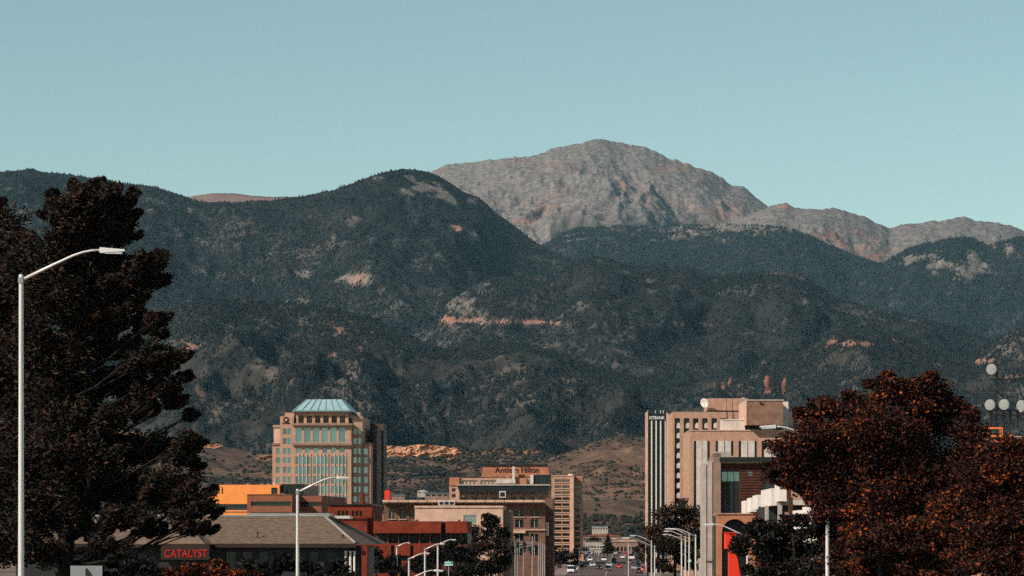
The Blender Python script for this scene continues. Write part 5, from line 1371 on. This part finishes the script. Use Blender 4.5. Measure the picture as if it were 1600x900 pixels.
lamp(684, 850, 312, 29, 'street lamp rightmost of the cluster beside the green sign')
lamp(631, 906, 215, 62, 'low lamp arm crossing the cluster at the bottom of the picture')
lamp(1293, 692, 150, -106, 'white lamp pole rising through the right red tree', 0.10)
lamp(1168, 836, 240, -70, 'street lamp whose arm reaches over the tan piers')
lamp(1087, 836, 330, -40, 'street lamp rightmost of the four beside the wide tree')
lamp(1077, 835, 352, -38, 'street lamp second from the right of the four beside the wide tree')
lamp(1071, 838, 385, -34, 'street lamp third from the right of the four beside the wide tree')
lamp(1065, 842, 372, -30, 'street lamp leftmost of the four beside the wide tree')
lamp(1018, 845, 470, -34, 'far street lamp with its arm above the street end')
lamp(1023, 853, 520, -52, 'far street lamp with the longest arm over the street')
lamp(982, 848, 640, -26, 'faint street lamp in the middle of the far street')

# ------------------------------------------------------------------ traffic signals
def signal(px, pyt, D, L, label):
    k = D / F; gz = ground(D)
    root = empty('traffic_signal', (X(px, D), D, gz)); tag(root, label, 'traffic signal', 'traffic signals along the avenue')
    H = Z(pyt, D) - gz; s = 1 if L > 0 else -1; l = abs(L) * k
    MB().lathe([(0.22, 0), (0.2, 0.3), (0.13, 0.4), (0.1, H)], 10).build('pole', M['metal_d'], root)
    MB().tube([(0, 0, H - 1.2), (s * l * .5, 0, H - .9), (s * l, 0, H - .75)], [0.09, 0.07, 0.05], 8).build('mast_arm', M['metal_d'], root)
    for t in (0.55, 0.95):
        x = s * l * t; z = H - 0.95
        hs = MB().box(-0.18, 0.18, -0.16, 0.12, -0.95, 0.15).build('signal_head', M['charcoal'], root, (x, 0, z), bevel=0.02)
        for q in range(3): MB().lathe([(0.11, 0), (0.11, 0.06)], 10, axis='y').build('signal_lens', M['g_dark'], hs, (0, -0.22, -0.05 - q * 0.32))
signal(805, 846, 520, 26, 'leftmost grey signal pole beside the dark street tree')
signal(808.5, 842, 560, 24, 'second grey signal pole close behind the leftmost one')
signal(818, 846, 600, 16, 'thin grey signal pole in the middle of the group of poles')
signal(832, 838, 500, -24, 'tallest grey signal pole of the group, with a white top')
def banner_pole(px, pyt, D, label):
    gz = ground(D); root = empty('slim_pole', (X(px, D), D, gz)); tag(root, label, 'pole', 'slim poles by the corner building')
    H = Z(pyt, D) - gz
    MB().lathe([(0.11, 0), (0.09, 0.5), (0.07, H), (0.1, H + .02), (0.0, H + .14)], 8).build('shaft', M['metal_d'], root)
    MB().tube([(0, 0, H - .5), (0.5, 0, H - .4)], [0.03, 0.02], 6).build('bracket', M['metal_d'], root)
for i, (a, b_, d) in enumerate([(841.5, 850, 480), (844.5, 847, 505), (848, 850, 530), (851, 852, 560)]):
    banner_pole(a, b_, d, ['slim grey pole leftmost of the four below the brick corner', 'slim grey pole second of the four below the brick corner', 'slim grey pole third of the four below the brick corner', 'slim grey pole rightmost of the four below the brick corner'][i])

# ------------------------------------------------------------------ signs
def sign_post(px, D): return empty('x', (X(px, D), D, ground(D)))
root = empty('street_name_sign', (X(701, 325), 325, ground(325))); tag(root, 'small green street name sign right of the lamp cluster', 'sign')
k = 325 / F; zt = Z(877, 325) - ground(325); zb_ = Z(884, 325) - ground(325)
MB().tube([(0, 0, 0), (0, 0, zt + .1)], [0.05, 0.05], 8).build('post', M['metal_d'], root)
MB().box(-0.45, 0.45, -0.09, -0.055, zb_, zt).build('plate', M['green'], root)
for (a, b_, c) in ((-0.36, -0.22, .28), (-0.19, -0.07, .3), (-0.04, 0.08, .28), (0.11, 0.2, .26)): MB().box(a, b_, -0.1, -0.0905, zt - 0.19, zt - 0.07).build('name_mark', M['whiteletter'], root)
MB().box(-0.42, 0.42, -0.1, -0.0905, zb_ + 0.03, zb_ + 0.13).build('name_strip', M['whiteletter'], root)
root = empty('round_sign', (X(1077, 350), 349.6, ground(350))); tag(root, 'small pale green round sign on the lamp poles by the wide tree', 'sign')
MB().tube([(0, 0, 0), (0, 0, Z(874, 350) - ground(350))], [0.04, 0.04], 8).build('post', M['metal_d'], root)
MB().lathe([(0.19, 0), (0.19, 0.03)], 16, axis='y').build('disc', solid('pale_green_paint', (0.42, 0.66, 0.58)), root, (0, -0.08, Z(876, 350) - ground(350)))
root = empty('notice_board', (X(135, 112), 112, ground(112))); tag(root, 'pale grey notice board with a dark triangle at the bottom left', 'sign')
k = 112 / F; g0 = ground(112)
MB().box(-25 * k, 25 * k, 0, 0.05, Z(925, 112) - g0, Z(884, 112) - g0).build('panel', solid('pale_grey_board', (0.20, 0.23, 0.24), var=.25), root, bevel=0.008)
MB().prism([(-1.5 * k, Z(906, 112) - g0), (9.5 * k, Z(906, 112) - g0), (8.5 * k, Z(897, 112) - g0), (0.5 * k, Z(887.5, 112) - g0), (-1.5 * k, Z(889, 112) - g0)], -0.012, -0.003).build('triangle_mark', M['dim'], root)
for s in (-0.4, 0.4): MB().box(s - .03, s + .03, 0.055, 0.11, 0, Z(890, 112) - g0).build('post', M['metal_d'], root)

# ------------------------------------------------------------------ radio mast with dishes
DM = 520.0
root = empty('radio_mast', (X(1562, DM), DM, ground(DM))); tag(root, 'dark lattice radio mast with cross platforms at the right edge', 'mast')
k = DM / F; g0 = ground(DM)
mb = MB(); zt = Z(586, DM) - g0; zm = Z(645, DM) - g0
for sx in (-.55, .55):
    for sy in (-.55, .55): mb.tube([(sx, sy, 0), (sx, sy, zt)], [0.09, 0.07], 6)
mb.build('lattice_legs', M['charcoal'], root)
mb = MB(); z = 0.5
while z < zt - 1.2:
    for sy in (-.55, .55): mb.tube([(-.55, sy, z), (.55, sy, z + 1.1)], [.035, .035], 5); mb.tube([(.55, sy, z), (-.55, sy, z + 1.1)], [.035, .035], 5)
    z += 1.1
mb.build('lattice_bracing', M['charcoal'], root)
for (py, x0, x1) in ((592.5, 1546, 1588), (641, 1540, 1606), (648, 1548, 1600)):
    MB().box((x0 - 1562) * k, (x1 - 1562) * k, -.7, .7, Z(py, DM) - g0 - .12, Z(py, DM) - g0 + .1).build('platform', M['charcoal'], root)
for (px, py, h) in ((1557, 578, 20), (1548, 655, 26), (1568, 655, 22), (1590, 655, 26), (1578, 652, 18)):
    MB().box((px - 1562) * k - .22, (px - 1562) * k + .22, -.3, .3, Z(py + h / 2, DM) - g0, Z(py - h / 2, DM) - g0).build('antenna_panel', M['charcoal'], root)
for i, (px, py, r, yw, lab) in enumerate([(1547.5, 577.5, 8.5, -.45, 'grey round drum dish alone at the top of the radio mast'), (1545, 633, 8.5, -.5, 'leftmost of the three grey dishes on the lower mast platform'),
                                      (1567, 632.5, 8.5, -.5, 'middle grey dish on the lower mast platform'), (1593, 635, 9.5, -1.0, 'rightmost grey dish on the mast, turned sideways')]):
    dr = empty('drum_dish', (X(px, DM), DM - 1.0, Z(py, DM))); tag(dr, lab, 'dish', 'dishes on the radio mast')
    dr.rotation_euler = (0.06, 0, yw)
    rr_ = r * k
    MB().lathe([(rr_ * .3, 0.05), (rr_ * .7, 0.0), (rr_ * .97, -0.02), (rr_, 0.04), (rr_, 0.45), (rr_ * .7, 0.6), (0.15, 0.75)], 24, axis='y').build('drum', M['dish'], dr, smooth=False)
    MB().lathe([(rr_ * .02, -0.09), (rr_ * .5, -0.07), (rr_ * .93, -0.021)], 24, axis='y').build('radome', M['dish'], dr)
    MB().tube([(0, .6, 0), (0.2, 1.3, -.2)], [.1, .1], 6).build('mount_arm', M['charcoal'], dr)
root = empty('equipment_cage', (X(1552, 500), 500, ground(500))); tag(root, 'orange steel box frame on the roof below the dishes', 'cage')
k = 500 / F; za, zb_ = Z(681, 500) - ground(500), Z(668.5, 500) - ground(500)
mo = solid('orange_paint', (0.85, 0.20, 0.03))
for y0 in (0, 2.2):
    for zz in (za, zb_): MB().box(-14 * k, 14.5 * k, y0, y0 + .12, zz - .09, zz + .09).build('rail', mo, root)
for x in (-14, -8.5, 13.5):
    for y0 in (0.02, 2.22): MB().box(x * k, x * k + .14, y0, y0 + .1, za, zb_).build('upright', mo, root)
U = Bld('mast_building', 'tan flat block under the radio mast behind the red trees', 'building', 1575, 505, 2)
U.wall('wall', 'tan', 1540, 1640, 683, None, 0, 18, [(1550 + i * 14, 1559 + i * 14, 700, 712, 'g_dark') for i in range(6)])
U.box('coping', 'tan_pale', 1539.5, 1640.5, 681.6, 683, -.2, 18.2)
U.box('orange_sign', 'orange', 1596, 1640, 698, 712, -0.35, -0.01)

# ------------------------------------------------------------------ cars in the street
CARM = {}
def paint(name, col):
    if name not in CARM:
        m, nt, b = new_mat('car_paint_' + name); b.inputs['Base Color'].default_value = (*col, 1); b.inputs['Roughness'].default_value = 0.3
        b.inputs['Coat Weight'].default_value = 0.6; b.inputs['Metallic'].default_value = 0.0; CARM[name] = m
    return CARM[name]
def loft(mb, secs):
    """closed body from cross-sections (y, [(x,z)...])"""
    b0 = len(mb.v); n = len(secs[0][1])
    for (y, pts) in secs:
        for (x, z) in pts: mb.v.append((x, y, z))
    for i in range(len(secs) - 1):
        for q in range(n):
            a = b0 + i * n + q; b = b0 + i * n + (q + 1) % n
            mb.f.append((a, b, b + n, a + n))
    mb.f.append(tuple(b0 + q for q in range(n))); mb.f.append(tuple(b0 + (len(secs) - 1) * n + q for q in range(n))[::-1])
    return mb
def car(kind, col, colname, label, px, D, away):
    x = X(px, D); root = empty({'car': 'car', 'van': 'van', 'suv': 'car'}[kind], (x, D, ground(D) + 0.008), math.radians(-1.7 + (0 if not away else 180)))
    tag(root, label, 'van' if kind == 'van' else 'car', 'vehicles on the avenue')
    pm = paint(colname, col)
    # front of the car points to -y
    Lh, w = {'car': (2.25, .90), 'suv': (2.3, .94), 'van': (2.7, 1.0)}[kind]
    def sec(y, wb, zb, zt, wt): return (y, [(-wb, zb), (wb, zb), (wb * 1.02, (zb + zt) * .5), (wt, zt), (-wt, zt), (-wb * 1.02, (zb + zt) * .5)])
    if kind == 'van':
        S1 = [sec(-Lh, w * .9, .35, .75, w * .85), sec(-Lh + .15, w, .28, 1.05, w * .9), sec(-Lh + .8, w, .26, 1.2, w * .92), sec(Lh - .1, w, .26, 1.15, w * .95), sec(Lh, w * .95, .35, 1.1, w * .9)]
        G = [sec(-Lh + .62, w * .88, 1.12, 1.18, w * .86), sec(-Lh + 1.25, w * .92, 1.12, 2.05, w * .80), sec(-Lh + 1.6, w * .94, 1.1, 2.2, w * .82), sec(Lh - .05, w * .94, 1.1, 2.2, w * .82)]
    else:
        hgt = 1.46 if kind == 'car' else 1.74; belt = .92 if kind == 'car' else 1.05
        S1 = [sec(-Lh, w * .82, .32, .62, w * .78), sec(-Lh + .18, w * .95, .24, .76, w * .86), sec(-Lh + 1.1, w, .22, belt, w * .9), sec(.9, w, .22, belt + .02, w * .92), sec(Lh - .25, w * .97, .24, belt, w * .86), sec(Lh, w * .86, .36, belt - .12, w * .78)]
        G = [sec(-Lh + 1.05, w * .86, belt - .04, belt, w * .84), sec(-.45, w * .9, belt - .04, hgt - .04, w * .66), sec(.55, w * .9, belt - .04, hgt, w * .66), sec(Lh - (.5 if kind == 'car' else .2), w * .86, belt - .04, belt + (.06 if kind == 'car' else .45), w * .74)]
    body = loft(MB(), S1).build('body', pm, root, smooth=False, bevel=0.02)
    cab = loft(MB(), G).build('cabin_glass', M['g_dark'], root)
    if kind == 'van':
        MB().box(-w * .8, w * .8, -Lh + 1.5, Lh - .1, 2.19, 2.25).build('roof', pm, root, bevel=.02)
        for s in (-1, 1): MB().box(s * w * .93 - .03, s * w * .93 + .03, -Lh + 2.2, Lh - .06, 1.1, 2.15).build('side_panel', pm, root)
        MB().box(-w * .84, w * .84, -Lh + 1.18, -Lh + 1.6, 2.0, 2.2).build('visor', pm, root, bevel=.03)
    else:
        MB().box(-w * .64, w * .64, -.5, .6 if kind == 'car' else 1.5, hgt - .035, hgt + .02).build('roof', pm, root, bevel=.015)
        for s in (-1, 1):
            MB().tube([(s * w * .85, -Lh + 1.1, belt), (s * w * .66, -.45, hgt - .02)], [.04, .035], 5).build('pillar', pm, root)
            MB().tube([(s * w * .8, Lh - .5, belt + .05), (s * w * .66, .55, hgt)], [.05, .04], 5).build('pillar', pm, root)
    for sx in (-1, 1):
        for y in (-Lh * .62, Lh * .60):
            wh = MB().lathe([(.2, -.1), (.31, -.11), (.33, -.06), (.33, .06), (.31, .11), (.2, .1)], 14, axis='x').build('wheel', M['tyre'], root, (sx * (w - .08), y, .33))
            MB().lathe([(.19, 0.0), (.19, .02)], 10, axis='x').build('rim', M['metal'], wh, (sx * .1 - (.02 if sx < 0 else 0), 0, 0))
        hz_ = .66 if kind != 'van' else .8
        MB().box(sx * w * .62 - .17, sx * w * .62 + .17, -Lh - .02, -Lh + .14, hz_ - .09, hz_ + .07).build('headlight', M['lens'], root, bevel=.02)
        MB().box(sx * w * .66 - .14, sx * w * .66 + .14, Lh - .14, Lh + .02, .72, .88).build('taillight', M['red'], root)
        MB().box(sx * (w + .1) - .09, sx * (w + .1) + .09, -Lh + 1.2, -Lh + 1.32, 1.0, 1.14).build('mirror', pm, root)
    MB().box(-w * .5, w * .5, -Lh - .03, -Lh + .02, .36, .54).build('grille', M['charcoal'], root)
    MB().box(-.25, .25, Lh - .01, Lh + .02, .5, .62).build('number_plate', M['white'], root)
    return root
WH, SV, BK, RD, BL, GR = (.8, .8, .78), (.42, .42, .41), (.012, .012, .014), (.55, .01, .008), (.03, .06, .10), (.12, .12, .12)
for c in [
    ('van', WH, 'white', 'white van coming towards the camera at the left of the street', 892, 905, False),
    ('car', SV, 'silver', 'silver car just behind the white van beside the kerb', 896, 1060, False),
    ('suv', WH, 'white', 'white estate car parked left below the grey block', 922, 1120, False),
    ('car', WH, 'white', 'white car second in the left parked row', 926, 1010, False),
    ('car', BK, 'black', 'black car in the left lane before the white estate', 936, 960, False),
    ('suv', BL, 'blue', 'dark blue car near the middle of the street', 950, 935, False),
    ('car', WH, 'white', 'small white car just ahead of the dark blue one', 952, 1010, False),
    ('car', RD, 'red', 'red car in the middle lane of the street', 967, 985, True),
    ('suv', BK, 'black', 'black car following left of the red one', 959, 1090, True),
    ('car', SV, 'silver', 'silver car driving away right of the red one', 991, 960, True),
    ('car', WH, 'white', 'white car far up the street beyond the red one', 973, 1200, True),
    ('suv', WH, 'white', 'white car parked right below the tan hall', 999, 1080, True),
    ('car', GR, 'grey', 'grey car parked at the right kerb by the small brown tree', 1004, 1010, True),
    ('car', RD, 'red', 'dark red car parked near the wide tree', 1004, 930, True),
    ('car', BK, 'black', 'black car nearest the camera at the right kerb', 998, 900, True),
    ('car', SV, 'silver', 'silver car furthest up the street', 962, 1330, True),
    ('suv', WH, 'white', 'white box-like car between the red one and the pale shop', 944, 1130, True),
    ('car', RD, 'red', 'small red car far ahead at the street end', 978, 1270, True),
    ('car', BK, 'black', 'black car far ahead beside the small red one', 968, 1290, True),
    ('suv', GR, 'grey', 'grey car right of the centre line beyond the silver one', 983, 1060, True),
    ('van', WH, 'white', 'white van far up the street heading away', 986, 1180, True),
]: car(*c)

ORD = ['first', 'second', 'third', 'fourth', 'fifth', 'sixth', 'seventh', 'eighth', 'ninth', 'tenth', 'eleventh', 'twelfth', 'thirteenth', 'fourteenth']
rc = random.Random(5)
for side, nm in ((-1, 'left'), (1, 'right')):
    for i in range(13):
        D = 905 + i * 34 + rc.uniform(-6, 6)
        cn, cc, kd = rc.choice([('white', WH, 'car'), ('silver', SV, 'car'), ('black', BK, 'suv'), ('grey', GR, 'car'), ('blue', BL, 'car'), ('white', WH, 'suv'), ('red', RD, 'car'), ('black', BK, 'car')])
        car(kd, cc, cn, '%s parked car, %s from the camera along the %s kerb' % (cn, ORD[i], nm), 800 + (road_x(D) + side * 9.6) * F / D, D, side > 0)
for i, (px, D, pyt, w, lab) in enumerate([(872, 1000, 862, 12, 'dark street tree nearest the hotel foot at the left kerb'), (892, 1080, 862, 11, 'dark street tree behind the white van'), (904, 1190, 860, 9, 'dark street tree third along the left kerb'),
                                          (1012, 960, 858, 12, 'dark street tree nearest at the right kerb'), (1012, 1080, 858, 10, 'dark street tree second along the right kerb'), (1008, 1220, 858, 8, 'dark street tree furthest along the right kerb'), (953, 1390, 852, 8, 'bushy dark tree directly behind the pine')]):
    tree('kerb_tree', lab, px, D, [(px, pyt + 5, w, 6, .9), (px - w * .5, pyt + 13, w * .8, 8, .8), (px + w * .5, pyt + 13, w * .8, 8, .8)], [(DK, 5), (GN, 4), (BR, 2), (RS, .3)],
         leaf=0.6, per=80, sub=7, seed=60 + i, trunk_r=0.22, spread=0.4, group='trees at the street end', twig=False)
signal(905, 856, 880, 40, 'signal pole with a long arm over the left lanes behind the white van')
signal(1032, 858, 840, -46, 'signal pole with a long arm over the right lanes by the bank tower')
signal(935, 862, 1120, 26, 'far signal pole with its arm above the middle lanes')
lamp(1009, 850, 760, -24, 'far street lamp just left of the bank tower foot')
lamp(905, 858, 780, 22, 'far street lamp at the left kerb before the hotel')

# ------------------------------------------------------------------ haze in the air
hz = MB().box(-10500, 10500, -1200, 28500, -1.0, 2800)
haze = hz.build('haze', None)
tag(haze, 'thin bluish air between the camera and the far mountains', 'haze', kind='stuff')
m = bpy.data.materials.new('thin_air'); m.use_nodes = True
nt = m.node_tree; nt.nodes.clear()
mo = nt.nodes.new('ShaderNodeOutputMaterial'); pv = nt.nodes.new('ShaderNodeVolumePrincipled')
pv.inputs['Color'].default_value = (0.36, 0.70, 0.90, 1)
pv.inputs['Density'].default_value = 0.9e-5
pv.inputs['Anisotropy'].default_value = 0.0
nt.links.new(pv.outputs[0], mo.inputs['Volume'])
haze.data.materials.append(m)
